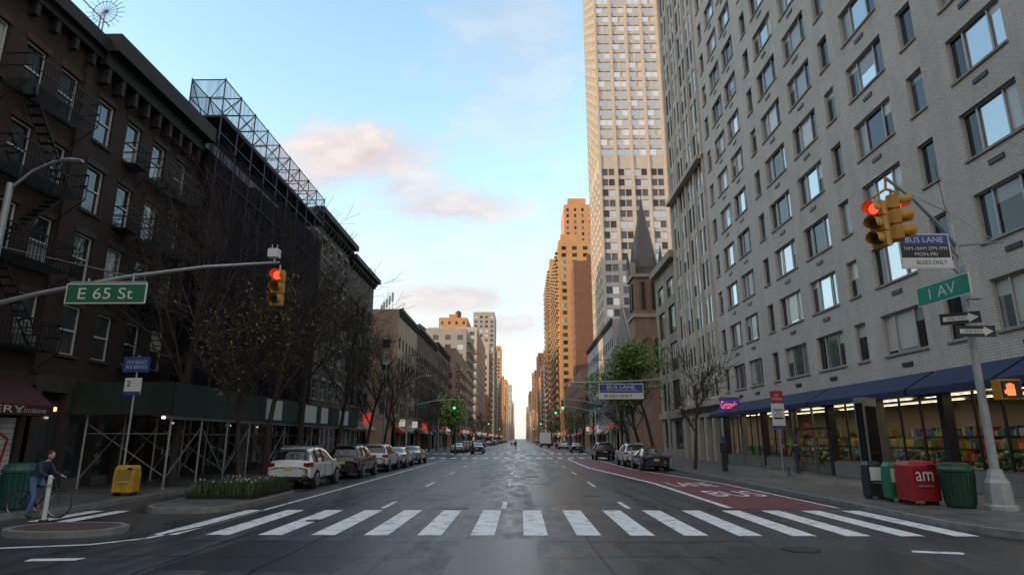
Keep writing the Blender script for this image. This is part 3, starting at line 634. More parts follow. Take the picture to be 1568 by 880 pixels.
b.box('nave',16.9,45,92.6,108,0,15,chb)
b.mesh('roof',[(16.6,92.4,15),(16.6,108.2,15),(16.6,100.3,23),(45,92.4,15),(45,108.2,15),(45,100.3,23)],[(0,1,2),(3,4,5),(0,2,5,3),(1,2,5,4)],slate)
b.mesh('gable',[(16.75,92.4,15),(16.75,108.2,15),(16.75,100.3,23.6),(16.95,92.4,15),(16.95,108.2,15),(16.95,100.3,23.6)],[(0,1,2),(3,4,5),(0,2,5,3),(1,2,5,4)],STN)
for y in(96,100.3,104.6): b.box('windows',16.85,16.95,y-.8,y+.8,5,12,STN); b.box('windows',16.8,16.9,y-.55,y+.55,5.3,11.6,G_D)
b.box('doors',16.8,17,99,101.6,.15,4,mat('oak_door',(.1,.04,.02),.6))
b.done()
building('office_building','R',108,150,22.6,gry,glass=[G_D,G_M,G_R],frame=BF,bay=2.4,ww=1.4,corn=.4)
building('apartment_building','R',168,232,20,brnb,glass=FG)
tw_=mat('tower_masonry',(.42,.38,.345),.75,var=.07,vs=.5)
b=B('white_skyscraper'); 
for (o,ud,nn,W) in(((24,173),(1,0),(0,-1),34),((24,173),(0,1),(-1,0),28)):
    f=F(b,o,ud,nn); cc=[]
    u=.75
    while u<W-2.5:
        cc+=[(u,u+1.75),(u+1.95,u+3.7)]; u+=4.9
    rr=[(6+3.3*i,8.1+3.3*i) for i in range(52)]
    f.windows(W,0,84,cc,rr[:23],tw_,[G_D,G_D,G_M,G_M,G_R],None,depth=.25); f.windows(W,84,180,cc,[r_ for r_ in rr if r_[0]>84],tw_,[G_R,G_W,G_W,G_B,G_R,G_R],None,depth=.25)
    for i in range(0,8): 
        uu=4.9*i
        if uu+.55<W: f.box('piers',uu,uu+.55,0,180,.003,.3,tw_)
b.quad('walls',[(58,173,0),(58,201,0),(58,201,180),(58,173,180)],tw_); b.quad('walls',[(24,201,0),(58,201,0),(58,201,180),(24,201,180)],tw_); b.quad('roof',[(24,173,180),(58,173,180),(58,201,180),(24,201,180)],ROOF)
b.done()
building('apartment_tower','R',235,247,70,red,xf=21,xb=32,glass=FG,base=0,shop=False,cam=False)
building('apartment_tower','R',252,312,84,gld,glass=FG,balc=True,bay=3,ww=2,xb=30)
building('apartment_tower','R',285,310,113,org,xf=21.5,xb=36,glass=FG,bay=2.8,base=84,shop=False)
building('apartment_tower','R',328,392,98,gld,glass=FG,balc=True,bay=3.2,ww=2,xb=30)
b=B('rooftop_structure'); b.box('s',24,33,292,303,113,119,org); b.box('s',18,27,262,275,83.4,90,gld); b.done()
rn=random.Random(21)
wm=[brnb,gry,org,wht,gld,red,red,brnb]
for i,(a,c) in enumerate(BL):
    if a<248: continue
    for side in 'LR':
        if side=='R' and a<400: continue
        if side=='L' and a==248: continue
        y=a
        while y<c-1:
            w=min(rn.choice([14,18,24,32]),c-y)
            if c-y-w<8: w=c-y
            H=rn.uniform(18,34) if rn.random()<.5 else rn.uniform(34,62+ (a/25 if a<1400 else 40))
            if side=='R' and a<560: H=rn.uniform(30,58)
            building('apartment_building',side,y,y+w,H,rn.choice(wm),glass=FG,bay=3.4,ww=1.7,wh=1.7,xb=(-17.5-16 if side=='L' else 16.3+16),shop=(a<500),tank=rn.random()<.25,balc=(rn.random()<.25 and a<700))
            y+=w
building('apartment_building','L',-90,-12,24,bk2,cam=False); building('apartment_building','R',-90,-12,34,gry,cam=False)
for (y0,y1,H) in((-150,-60,86),(-50,20,82),(26,72,82),(88,140,78)):  # unseen tall blocks added to keep low sun off the right facades
    building('unseen_shade_block','L',y0,y1,H,brnb,xf=-96,xb=-120,glass=FG,cam=False,bay=3.4,ww=1.7)
# ------------------------------------------------------------------ trees
def tree(name,x,y,h,r,seed,spread=.55,leaf=None,nleaf=0,first=.32,dens=1.0,lean=(0,0),z0=.15,lsz=.07,lev=4):
    rn=random.Random(seed); b=B(name); tips=[]; mr=.013 if lev>3 else .02
    def grow(p,d,L,r,lv):
        n=(7,4,3,3,3)[lv]; seg=L/n; q=Vector(p); dd=Vector(d)
        for i in range(n):
            dd=(dd+Vector((rn.uniform(-1,1),rn.uniform(-1,1),rn.uniform(-.35,.75)))*(.09 if lv==0 else .2)).normalized()
            e=q+dd*seg; r1=max(mr*.7,r*(1-(i+1)/n*.6)); r0=max(mr*.7,r*(1-i/n*.6))
            b.tube('trunk' if lv==0 else 'branches',q,e,r0,r1,BARK,8 if lv==0 else (5 if lv==1 else 3),cap=False)
            q=e
            t=(i+1)/n
            if lv<lev and (lv>0 or t>=first):
                k=rn.choice([1,2,2]) if lv else 2
                if lv==3: k=rn.choice([1,1,2])
                for _ in range(k):
                    az=rn.uniform(0,2*math.pi); o=dd.orthogonal().normalized(); o.rotate(Matrix.Rotation(az,3,dd)); a=rn.uniform(.5,1.05)*spread*1.3
                    nd_=(dd*math.cos(a)+o*math.sin(a)+Vector((0,0,.1))).normalized()
                    grow(q,nd_,L*rn.uniform(.48,.74)*(1 if lv else .8*(1.15-.5*t)),r1*rn.uniform(.45,.65),lv+1)
            if lv>=lev-1: tips.append(q.copy())
    grow((x,y,z0-.1),Vector((lean[0],lean[1],1)).normalized(),h*.72,r,0)
    if leaf:
        for i in range(nleaf):
            p=rn.choice(tips)+Vector((rn.gauss(0,.16),rn.gauss(0,.16),rn.gauss(0,.14))); a=Vector((rn.uniform(-1,1),rn.uniform(-1,1),rn.uniform(-1,1))).normalized(); c=a.orthogonal().normalized(); s_=lsz*rn.uniform(.6,1.4)
            b.quad('leaves',[p-a*s_,p-c*s_*.6,p+a*s_,p+c*s_*.6],rn.choice(leaf))
    return b.done(smooth=('trunk',))
BUD=[mat('bud_olive',(.12,.12,.03),.7),mat('bud_yellow',(.18,.16,.03),.7),mat('bud_dark',(.06,.06,.02),.7)]
FRG=[mat('spring_green',(.14,.24,.03),.6),mat('spring_green_dark',(.07,.14,.02),.6),mat('spring_green_light',(.22,.32,.05),.6)]
tree('street_tree',-10.6,24.3,7.6,.10,4,.75,BUD,1500,.4,lsz=.05)
tree('bare_tree',-13.9,25.6,13,.17,8,.6,None,0,.4)
tree('bare_tree',-13.2,33,12,.17,15,.65,None,0,.4)
tree('bare_tree',-13.2,38,13,.2,17,.7,None,0,.35)
tree('bare_tree',-13.1,45,12,.18,19,.65,BUD,200,.35,lean=(.1,0))
tree('bare_tree',-13.1,53,10,.17,23,.65,None,0,.35,lean=(.15,0))
tree('bare_tree',-13.1,60,9,.15,27,.65,None,0,.35,lean=(.2,0))
for i,y in enumerate((67,92,101,112,124,137,172,190,215)): tree('bare_tree',-13.2,y,8+i%3,.15,40+i,.7,BUD if i%2 else None,200,.35,lev=3)
tree('street_tree',-8.6,84,7,.13,61,.6,FRG,2200,.35,lsz=.18,lev=3)
tree('street_tree',10.4,49,9,.16,71,.62,FRG,7000,.45,lsz=.11,lean=(-.2,0))
tree('bare_tree',10.6,55,8.5,.17,72,.7,BUD,200,.4,lean=(-.2,0))
tree('bare_tree',10.9,40.5,7.5,.12,73,.6,FRG,250,.4,lean=(.15,0),lev=3)
tree('bare_tree',10.8,62,8,.15,74,.7,None,0,.4,lean=(-.25,0))
for i,y in enumerate((68,94,108,122,138,175,195,220)): tree('bare_tree',10.8,y,7+i%3,.14,80+i,.7,FRG if i%3==0 else None,500,.35,lsz=.13,lev=3)
# ------------------------------------------------------------------ signals, signs, lamps
YEL=mat('signal_yellow',(.45,.22,.015),.5,var=.15,vs=6); 
L_R=mat('lamp_red',(1,.05,.02),.3,es=2.2,ecol=(1,.06,.03)); L_G=mat('lamp_green',(.02,1,.4),.3,es=3,ecol=(.03,1,.4)); L_O=mat('lamp_orange',(1,.2,.05),.3,es=2.5,ecol=(1,.12,.03))
LENS=[mat('lens_red_off',(.09,.01,.01),.2),mat('lens_amber_off',(.12,.06,.01),.2),mat('lens_green_off',(.01,.05,.03),.2)]
def head(b,M,lit):
    old=b.M; b.M=M
    for i in range(3):
        z=-.18-.36*i; b.loft('signal_head',[[(x*w_,y_,z+zz*w_) for x,zz in((-.17,-.165),(.17,-.165),(.17,.165),(-.17,.165))] for y_,w_ in((-.02,1),(.12,1),(.22,.85))],YEL)
        b.tube('signal_head',(0,-.04,z),(0,-.02,z),.15,.16,YEL,16)
        m=(L_R if lit==0 else L_G) if i==lit else LENS[i]; b.tube('lens',(0,-.055,z),(0,-.041,z),.125,.125,m,16)
        n=12; vs=[];
        for yy in(-.04,-.28):
            for k in range(n+1):
                t=rad(-35+250*k/n); vs.append((.15*math.cos(t),yy+ (0 if yy>-.1 else (.06 if k in(0,n) else 0)),z+.15*math.sin(t)))
        b.mesh('visors',vs,[(k,k+1,n+1+k+1,n+1+k) for k in range(n)],YEL)
    b.tube('signal_head',(0,.1,0),(0,.1,.16),.03,.03,GALV); b.M=old
SG=mat('sign_green',(.01,.12,.065),.45); SWh=mat('sign_white',(.62,.62,.60),.45); SBk=mat('sign_black',(.012,.012,.013),.45); SBl=mat('sign_blue_panel',(.03,.06,.26),.45); SRd=mat('sign_red_panel',(.38,.03,.03),.45)
b=B('traffic_signal'); px,py=-15.6,17.5
b.tube('pole',(px,py,.15),(px,py,9.6),.13,.09,GALV,10); b.tube('pole',(px,py,.15),(px,py,.9),.24,.2,GALV,8)
arm=[(px,py,5.75),(-14,py,6.15),(-11.6,py,6.62),(-9.3,py,6.92),(-7.1,py,7.05)]
for i,(p,q_) in enumerate(zip(arm,arm[1:])): b.tube('mast_arm',p,q_,.085-.012*i,.073-.012*i,GALV,8)
b.tube('mast_arm',(px,py,7.6),(-11.6,py,6.68),.012,.012,GALV,4)
for z in(-.0,.12): b.path('cables',[(px-6,py+.4,7.4+z),(-12,py+.2,7.15+z),(-7.3,py,7.25+z)],.008,BLK,3)
head(b,Matrix.Translation((-7.1,py,6.83)),0)
b.box('sensor',-7.42,-7.12,py-.12,py+.12,7.2,7.45,SWh); b.tube('sensor',(-7.35,py,7.45),(-7.35,py,7.6),.01,.01,SWh); b.tube('sensor',(-7.2,py,7.45),(-7.2,py,7.6),.01,.01,SWh); b.tube('sensor',(-7.25,py,7.0),(-7.25,py,7.2),.03,.03,GALV)
lamp_arm=[(px,py,9.4),(-15.0,py,10.0),(-14.4,py,10.3),(-14.0,py,10.35)]
b.path('lamp_arm',lamp_arm,.04,GALV,8); b.loft('lamp_head',[[(x,py+w*math.cos(t),10.33+hh*math.sin(t)) for t in [k*math.pi/4 for k in range(8)]] for x,w,hh in((-14.25,.05,.04),(-14.1,.14,.07),(-13.8,.17,.08),(-13.5,.1,.04))],GALV)
ob=b.done()
def plate(name,x0,x1,z0,z1,y,m,border=SWh,parent=None):
    b=B(name); b.box('panel',x0,x1,y,y+.03,z0,z1,border or m)
    if border: b.box('panel_face',x0+.035,x1-.035,y-.004,y-.001,z0+.035,z1-.035,m)
    return b
b=plate('street_name_sign',-13.15,-10.8,5.78,6.38,17.3,SG); b.box('bracket',-13.1,-10.85,17.33,17.38,6.40,6.45,GALV); b.tube('bracket',(-12.6,17.4,6.4),(-12.6,17.4,6.55),.03,.03,GALV); b.tube('bracket',(-11.3,17.4,6.4),(-11.3,17.4,6.7),.03,.03,GALV)
o=b.done(); text('E 65 St',(-11.975,17.29,6.08),RX,.33,SWh,o,1.6)
b=B('traffic_signal'); px,py=12.95,17.8
WPL=mat('pole_paint',(.36,.37,.37),.5,.2,var=.2,vs=4)
b.loft('pedestal',[[(px+r_*math.cos(t),py+r_*math.sin(t),z) for t in [rad(22.5+45*k) for k in range(8)]] for r_,z in((.42,.15),(.42,.25),(.34,.3),(.31,.85),(.24,.95),(.16,1.2))],WPL)
b.tube('pole',(px,py,1.2),(px,py,8.7),.115,.08,WPL,12)
p0=Vector((px,py,7.6)); p1=Vector((8.3,13.2,7.75))
mid=[p0,p0.lerp(p1,.3)+Vector((0,0,.15)),p0.lerp(p1,.65)+Vector((0,0,.18)),p1]
for i,(a,c) in enumerate(zip(mid,mid[1:])): b.tube('mast_arm',a,c,.06-.008*i,.052-.008*i,WPL,8)
b.tube('stay_cable',(px,py,8.6),p0.lerp(p1,.8)+Vector((0,0,.1)),.012,.012,GALV,4); b.tube('stay_cable',(px,py,8.6),(px+1.0,py-.3,7.6),.012,.012,GALV,4)
b.tube('bracket',(px-.2,py,7.55),(px+1.2,py-.3,7.6),.03,.03,GALV)
Mz=lambda x,y,z,a:Matrix.Translation((x,y,z))@Matrix.Rotation(rad(a),4,'Z')
head(b,Mz(8.0,13.25,7.2,-62),0); head(b,Mz(8.55,13.3,7.38,62),0)
b.path('hanger',[(8.3,13.2,7.75),(8.3,13.25,7.5),(8.0,13.3,7.3)],.03,YEL,6); b.path('hanger',[(8.3,13.25,7.5),(8.6,13.35,7.45)],.03,YEL,6)
b.box('control_box',px-.05,px+.33,py-.3,py-.12,5.9,6.9,WPL); b.tube('antenna',(px-.1,py,8.6),(px-.2,py,10.2),.01,.01,BLK,4)
b.box('pedestrian_signal',13.15,13.75,py-.45,py-.15,3.05,3.6,YEL); b.box('pedestrian_signal',13.2,13.7,py-.5,py-.45,3.1,3.55,BF)
hx=13.4; b.box('hand_symbol',hx-.11,hx+.11,py-.51,py-.502,3.15,3.33,L_O)
for k in range(4): b.box('hand_symbol',hx-.11+.058*k,hx-.07+.058*k,py-.51,py-.502,3.33,3.45+.03*(k in(1,2)),L_O)
b.box('hand_symbol',hx-.17,hx-.115,py-.51,py-.502,3.2,3.3,L_O)
b.tube('bracket',(px,py,3.3),(px+.3,py-.3,3.3),.03,.03,GALV)
b.done()
b=B('street_name_sign'); M=Matrix.Translation((12.2,17.6,6.16))@Matrix.Rotation(math.atan2(-2.0,.2),4,'Z'); b.M=M
b.box('panel',-1.0,1.0,0,.03,-.3,.3,SWh); b.box('panel_face',-.965,.965,-.004,-.001,-.265,.265,mat('sign_green_bright',(.01,.25,.16),.45)); b.box('bracket',-.95,.95,.03,.06,.3,.34,GALV); b.tube('bracket',(.0,.1,.0),(0,.6,0),.03,.03,GALV); o=b.done()
text('1 AV',(0,0,0),M@Matrix.Translation((0,-.008,0))@RX,.33,SWh,o,1.0)
b=plate('bus_lane_sign',10.15,11.5,6.38,7.35,16,SBk); b.box('blue_band',10.185,11.465,15.993,15.995,7.04,7.315,SBl); b.box('white_band',10.185,11.465,15.992,15.995,6.415,6.68,SWh); b.tube('bracket',(11.4,16.1,7.2),(12.9,17.7,7.2),.03,.03,GALV); b.tube('bracket',(11.4,16.1,6.6),(12.9,17.7,6.6),.03,.03,GALV)
o=b.done(); text('BUS LANE',(10.83,15.988,7.18),RX,.15,SWh,o,1.0); text('7AM-10AM 2PM-7PM',(10.83,15.99,6.94),RX,.1,SWh,o,1.15); text('MON-FRI',(10.83,15.99,6.78),RX,.1,SWh,o,.6); text('BUSES ONLY',(10.95,15.988,6.55),RX,.12,SBk,o,.8)
def oneway(name,M,w,h,flip=1):
    b=B(name); b.M=M; b.box('panel',-w/2,w/2,0,.02,-h/2,h/2,SBk)
    q=flip; pts=[(-.42*w,-.2*h),(.2*w,-.2*h),(.2*w,-.42*h),(.45*w,0),(.2*w,.42*h),(.2*w,.2*h),(-.42*w,.2*h)]
    b.quad('arrow',[(x*q,-.004,z) for x,z in pts],SWh); o=b.done(); text('ONE WAY',(0,0,0),M@Matrix.Translation((-.08*w*q,-.008,0))@RX,h*.26,SBk,o,w*.5); return o
oneway('one_way_sign',Matrix.Translation((12.75,17.3,4.92)),1.08,.32); oneway('one_way_sign',Matrix.Translation((12.4,17.35,5.3))@Matrix.Rotation(rad(-35),4,'Z'),.95,.32)
b=B('overhead_bus_lane_sign'); b.tube('pole',(10.5,45,.15),(10.5,45,7.2),.12,.08,GALV,10); b.path('mast_arm',[(10.5,45,6.2),(8.5,45,6.05),(5,45,5.95),(3.3,45,5.9)],.05,GALV,8)
b.box('panel',5.6,8.8,44.9,44.94,4.75,5.85,SWh); b.box('panel_face',5.66,8.74,44.893,44.897,5.3,5.8,SBl); b.box('panel_black',5.66,8.74,44.893,44.897,5.2,5.28,SBk); o=b.done()
text('BUS LANE',(7.2,44.885,5.6),RX,.26,SWh,o,2.0); text('6AM-10AM 2PM-7PM',(7.2,44.885,5.37),RX,.1,SWh,o,2.2); text('BUSES ONLY',(7.0,44.885,4.98),RX,.2,SBk,o,2.0)
for (y,sd) in((73.5,'L'),(73.5,'R'),(88,'R'),(153.5,'L'),(153.5,'R'),(234,'L'),(234,'R')):
    b=B('traffic_signal'); x0=-13.2 if sd=='L' else 10.4; s_=1 if sd=='L' else -1
    b.tube('pole',(x0,y,.15),(x0,y,8.5),.11,.07,GALV,8); b.path('mast_arm',[(x0,y,5.6),(x0+s_*3,y,6.3),(x0+s_*5.5,y,6.5)],.05,GALV,6); head(b,Matrix.Translation((x0+s_*5.5,y,6.4)),2)
    b.path('lamp_arm',[(x0,y,8.4),(x0+s_*1.5,y,9.2),(x0+s_*2.4,y,9.25)],.035,GALV,6); b.box('lamp_head',x0+s_*2.4-.3,x0+s_*2.4+.3,y-.15,y+.15,9.18,9.3,GALV)
    b.box('street_name_plate',x0+s_*1.6-.7,x0+s_*1.6+.7,y-.15,y-.1,5.5,5.85,SG); b.done()
for y,sd in((62,'R'),(60,'L'),(100,'L'),(120,'R'),(130,'L'),(185,'L'),(200,'R')):
    b=B('street_lamp'); x0=-12.95 if sd=='L' else 10.2; s_=1 if sd=='L' else -1
    b.tube('pole',(x0,y,.15),(x0,y,9),.1,.06,GALV,8); b.path('arm',[(x0,y,8.9),(x0+s_*1.2,y,9.6),(x0+s_*2.4,y,9.7)],.035,GALV,6); b.loft('lamp_head',[[(x0+s_*xx,y+w*math.cos(t),9.68+.3*w*math.sin(t)) for t in [k*math.pi/4 for k in range(8)]] for xx,w in((2.3,.05),(2.5,.16),(2.9,.15),(3.1,.06))],GALV); b.done()
def busstop(x,y,red_top,h=4.3):
    b=B('bus_stop_sign'); b.tube('pole',(x,y,.15),(x,y,h),.035,.035,GALV,8)
    if red_top: b.box('panel',x-.3,x+.3,y-.06,y-.04,3.65,4.2,SRd); b.box('panel',x-.3,x+.3,y-.06,y-.04,2.45,3.62,SWh); b.box('panel_text',x-.22,x+.22,y-.066,y-.061,2.9,2.98,SBk); b.box('panel_text',x-.22,x+.22,y-.066,y-.061,3.3,3.36,SBl); b.box('panel_text',x-.3,x+.3,y-.066,y-.061,2.46,2.6,SBl)
    else: b.box('panel',x-.5,x+.45,y-.06,y-.04,4.3,4.85,SBl); b.box('panel',x-.35,x+.25,y-.06,y-.04,3.5,4.1,SWh); b.box('panel_text',x-.35,x+.25,y-.066,y-.061,3.5,3.62,SBl)
    o=b.done(); 
    if red_top: text('NO\nPARKING',(x,y-.07,3.92),RX,.3,SWh,o,.45); text('BUS\nSTOP',(x,y-.07,3.15),RX,.2,SBk,o,.3)
    else: text('2',(x-.2,y-.07,3.9),RX,.2,SBk,o,.14); text('M15 SELECT\nBUS SERVICE',(x,y-.07,4.57),RX,.3,SWh,o,.75)
busstop(12.1,29.9,True); busstop(-13.65,22,False,4.9)
b=B('digital_kiosk'); KM=mat('kiosk_metal',(.30,.31,.32),.35,.6,var=.08); KS=mat('kiosk_screen',(.012,.014,.02),.12); b.M=Matrix.Translation((12.05,22.2,0))@Matrix.Rotation(rad(-52),4,'Z')
b.box('body',-.16,.16,-.5,.5,.15,3.4,KM); b.box('base',-.2,.2,-.54,.54,.1,.3,BF); b.box('side_screen',-.168,-.161,-.38,.42,.5,3.3,KS); b.box('side_screen',.161,.168,-.42,.42,.9,3.1,KS); b.box('tablet',-.12,.12,-.51,-.501,1.0,3.2,KS); b.box('screen_glow',-.174,-.169,-.34,.2,2.95,3.15,mat('kiosk_blue',(.05,.2,.6),.3,es=.8)); b.done()
def newsbox(name,x,y,w,h,m,door,rot=0):
    b=B(name); b.M=Matrix.Translation((x,y,.15))@Matrix.Rotation(rad(rot),4,'Z'); d=w*.42
    b.loft('cabinet',[[(-w/2+i,-d+i,z),(w/2-i,-d+i,z),(w/2-i,d-i,z),(-w/2+i,d-i,z)] for i,z in((0,.12),(0,h*.62),(.0,h*.66),(.02,h*.9),(.07,h))],m)
    for sx in(-1,1): b.box('legs',sx*w*.4-.03,sx*w*.4+.03,-d*.8,d*.8,0,.12,BLK)
    b.box('window',-w*.36,w*.36,-d-.006,-d-.001,h*.5,h*.85,door); b.box('handle',-w*.25,w*.25,-d-.05,-d-.008,h*.42,h*.45,GALV); b.box('coin_box',w*.15,w*.4,-d-.03,-d-.008,h*.86,h*.93,BF); return b.done()
YB=mat('news_yellow',(.5,.27,.015),.45,var=.2,vs=5); RB=mat('news_red',(.32,.015,.02),.4,var=.2); GB=mat('news_green',(.02,.16,.09),.4); BB=mat('news_black',(.02,.022,.03),.4)
newsbox('newspaper_box',-13.35,21.8,.65,.98,YB,mat('news_door',(.3,.2,.05),.3),8)
o=newsbox('newspaper_box',11.65,19.2,.85,1.22,RB,mat('news_red_dark',(.22,.01,.015),.4)); text('am',(11.65,18.82,.95),RX,.26,SWh,o,.5)
newsbox('newspaper_box',11.42,20.0,.5,1.15,GB,SWh); newsbox('newspaper_box',11.28,20.9,.5,1.15,BB,SWh)
def bin_(x,y,m):
    b=B('litter_bin'); n=16
    b.loft('barrel',[[(x+r_*math.cos(2*math.pi*k/n),y+r_*math.sin(2*math.pi*k/n),z) for k in range(n)] for r_,z in((.34,.17),(.36,.22),(.42,1.1),(.45,1.12),(.45,1.18),(.40,1.25),(.38,1.33),(.22,1.36))],m)
    for k in range(20): t=2*math.pi*k/20; b.tube('slats',(x+.36*math.cos(t),y+.36*math.sin(t),.24),(x+.43*math.cos(t),y+.43*math.sin(t),1.08),.016,.016,m,4)
    b.tube('opening',(x,y,1.36),(x,y,1.365),.2,.2,BLK,n); b.done()
BG=mat('bin_green',(.014,.055,.035),.45,.1,var=.2,vs=5); bin_(12.25,18.35,BG); bin_(-13.75,17.6,mat('bin_teal',(.01,.07,.06),.45))
b=B('parking_meter'); b.loft('body',[[(12.0-w,38-w*.7,z),(12.0+w,38-w*.7,z),(12.0+w,38+w*.7,z),(12.0-w,38+w*.7,z)] for w,z in((.15,.15),(.15,.3),(.13,.32),(.13,1.2),(.18,1.25),(.18,1.75),(.12,1.85))],BB); b.box('screen',11.9,12.1,37.86,37.872,1.4,1.65,G_M); b.box('sign',11.85,12.15,37.98,38.0,1.87,2.15,SBl); b.done()
b=B('bollard'); b.tube('post',(-11.87,16.2,0),(-11.87,16.2,1.08),.055,.05,mat('bollard_white',(.6,.6,.55),.5,var=.1),12); b.tube('base',(-11.87,16.2,0),(-11.87,16.2,.05),.11,.1,BLK,12); b.tube('reflective_band',(-11.87,16.2,.8),(-11.87,16.2,.9),.057,.056,mat('band_grey',(.3,.3,.3),.4),12); b.tube('cap',(-11.87,16.2,1.08),(-11.87,16.2,1.11),.05,.02,SWh,12); b.done()
b=B('park_bench'); 
for k in range(3): b.box('seat',12.6,14.0,33.3+.16*k,33.42+.16*k,.6,.64,mat('bench_metal',(.2,.2,.2),.4,.6))
for x in(12.7,13.9): b.box('legs',x-.03,x+.03,33.3,33.75,.15,.6,GALV)
b.done()
# ------------------------------------------------------------------ cars
CARM={}
RUB=mat('tyre',(.015,.015,.016),.85); RIM=mat('alloy_rim',(.35,.36,.37),.3,.8); CGL=mat('car_glass',(.012,.015,.018),.03,0,coat=1); PLAS=mat('black_plastic',(.02,.02,.022),.5); TAIL=mat('tail_light',(.25,.008,.01),.15,coat=1); HEADL=mat('headlight',(.6,.62,.65),.1,.3,coat=1); PLT=mat('number_plate',(.6,.45,.08),.4)
SUV=[(0,.42,.80,.86,.80,.72),(.05,.30,.99,1.05,.90,.80),(.16,.27,1.02,1.12,.92,.78),(.48,.26,1.03,1.56,.925,.66),(.8,.26,1.03,1.65,.925,.65),(1.6,.26,1.02,1.69,.925,.66),(2.4,.26,1.01,1.67,.925,.66),(2.95,.26,1.0,1.58,.925,.64),(3.65,.26,1.0,1.08,.92,.78),(4.25,.28,.93,1.0,.90,.75),(4.58,.32,.76,.84,.84,.70),(4.68,.40,.62,.68,.72,.60)]
SED=[(0,.40,.78,.86,.76,.66),(.06,.3,.93,1.0,.87,.72),(.5,.26,.96,1.04,.90,.72),(1.15,.26,.95,1.36,.90,.61),(1.5,.26,.95,1.43,.90,.60),(2.3,.26,.95,1.45,.90,.60),(2.8,.26,.93,1.38,.90,.59),(3.6,.26,.92,.98,.90,.72),(4.25,.27,.84,.9,.88,.7),(4.62,.32,.68,.74,.80,.65),(4.72,.4,.58,.6,.7,.55)]
def car(kind,x,y,col,cname,name=None,rough=.25):
    key=(kind,cname); st=SUV if kind=='suv' else SED
    if key not in CARM:
        pm=mat('car_paint_'+cname,col,rough,.15 if max(col)<.3 else 0,coat=1)
        gi=(3,7) if kind=='suv' else (3,6); rings=[]
        for (yy,zb,zl,zt,w,wt) in st:
            h=[(w*.85,zb),(w*.98,zb+.14),(w,zb+(zl-zb)*.55),(w*.985,zl-.05),(w*.96,zl),(wt+.0,zt-.05),(wt*.72,zt)]
            rings.append([(0,yy,zb)]+[(a,yy,z) for a,z in h]+[(0,yy,zt+.015)]+[(-a,yy,z) for a,z in reversed(h)])
        n=len(rings[0]); vs=[v for r_ in rings for v in r_]; fs=[];mi=[]
        for i in range(len(rings)-1):
            for j in range(n):
                jj=j if j<8 else 15-j
                m=0
                if gi[0]<=i<gi[1] and jj==5: m=1
                if (i==gi[0]-1 or i==gi[1]) and jj in(6,7): m=1
                if i==gi[1] and jj==5: m=1
                if jj in (0,) or (kind=='suv' and jj==1): m=2
                fs.append((i*n+j,i*n+(j+1)%n,(i+1)*n+(j+1)%n,(i+1)*n+j)); mi.append(m)
        fs.append(tuple(range(n)));mi.append(0); fs.append(tuple(range((len(rings)-1)*n,len(rings)*n)));mi.append(0)
        me=bpy.data.meshes.new('body'); me.from_pydata(vs,[],fs)
        for m in(pm,CGL,PLAS): me.materials.append(m)
        me.polygons.foreach_set('material_index',mi); me.polygons.foreach_set('use_smooth',[True]*len(fs))
        o=bpy.data.objects.new('tmp',me); C.collection.objects.link(o); md=o.modifiers.new('s','SUBSURF'); md.levels=2; md.render_levels=2
        at=me.attributes.new('crease_edge','FLOAT','EDGE'); 
        for e in me.edges:
            a,c=e.vertices
            if a%n==c%n and a%n in(5,11): at.data[e.index].value=.6
            if a//n==c//n and a//n in(gi[0]-1,gi[0],gi[1],gi[1]+1): at.data[e.index].value=.35
        C.view_layer.update(); body=bpy.data.meshes.new_from_object(o.evaluated_get(C.evaluated_depsgraph_get())); body.name='body'; bpy.data.objects.remove(o)
        b=B('x'); L=st[-1][0]; wm=.925 if kind=='suv' else .9; R=.35 if kind=='suv' else .325
        for wy in(.85,L-.95):
            for s_ in(-1,1):
                b.tube('wheels',(s_*(wm-.2),wy,R),(s_*(wm+.002),wy,R),R+.07,R+.07,PLAS,24); b.tube('wheels',(s_*(wm-.22),wy,R),(s_*(wm+.02),wy,R),R,R,RUB,24); b.tube('rims',(s_*(wm),wy,R),(s_*(wm+.028),wy,R),R*.64,R*.6,PLAS,20)
                for k in range(10):
                    t=2*math.pi*k/10; b.tube('rims',(s_*(wm+.03),wy,R),(s_*(wm+.03),wy+R*.62*math.cos(t),R+R*.62*math.sin(t)),.025,.02,RIM,4)
                b.ring('rims',(s_*(wm+.025),wy,R),(1,0,0),R*.64,.02,RIM,20,4)
        zt=(.84,1.06) if kind=='suv' else (.78,.94)
        for s_ in(-1,1):
            for (a0,a1,y0,y1,z0,z1) in ((.60,.86,.015,.1,zt[0]+.02,zt[1]-.02),(.80,.925,.06,.34,zt[0]+.03,zt[1])):
                b.box('tail_lights',min(s_*a0,s_*a1),max(s_*a0,s_*a1),y0,y1,z0,z1,TAIL)
            b.box('headlights',min(s_*.55,s_*.84),max(s_*.55,s_*.84),L-.3,L-.06,.64,.78,HEADL)
            my=L-1.75; b.loft('mirrors',[[(s_*xx,my+.1*q*math.cos(t),1.06+.08*q*math.sin(t)) for t in [k*math.pi/4 for k in range(8)]] for xx,q in((.9,.4),(.96,1),(1.06,1),(1.1,.5))],pm)
            g0,g1=st[gi[0]],st[gi[1]]
            for py_ in ((1.75,.95) if kind=='suv' else (1.95,)):
                b.tube('pillars',(s_*.895,py_,g0[2]),(s_*(.67 if kind=='suv' else .62),py_,(1.6 if kind=='suv' else 1.36)),.03,.03,PLAS,4)
            for hy in(1.35,2.4): b.box('handles',min(s_*.915,s_*.945),max(s_*.915,s_*.945),hy,hy+.16,.9,.93,pm)
            for hy in (1.2,1.95,3.05): b.box('door_gaps',min(s_*(wm-.03),s_*(wm+.0015)),max(s_*(wm-.03),s_*(wm+.0015)),hy,hy+.012,.42,.93,PLAS)
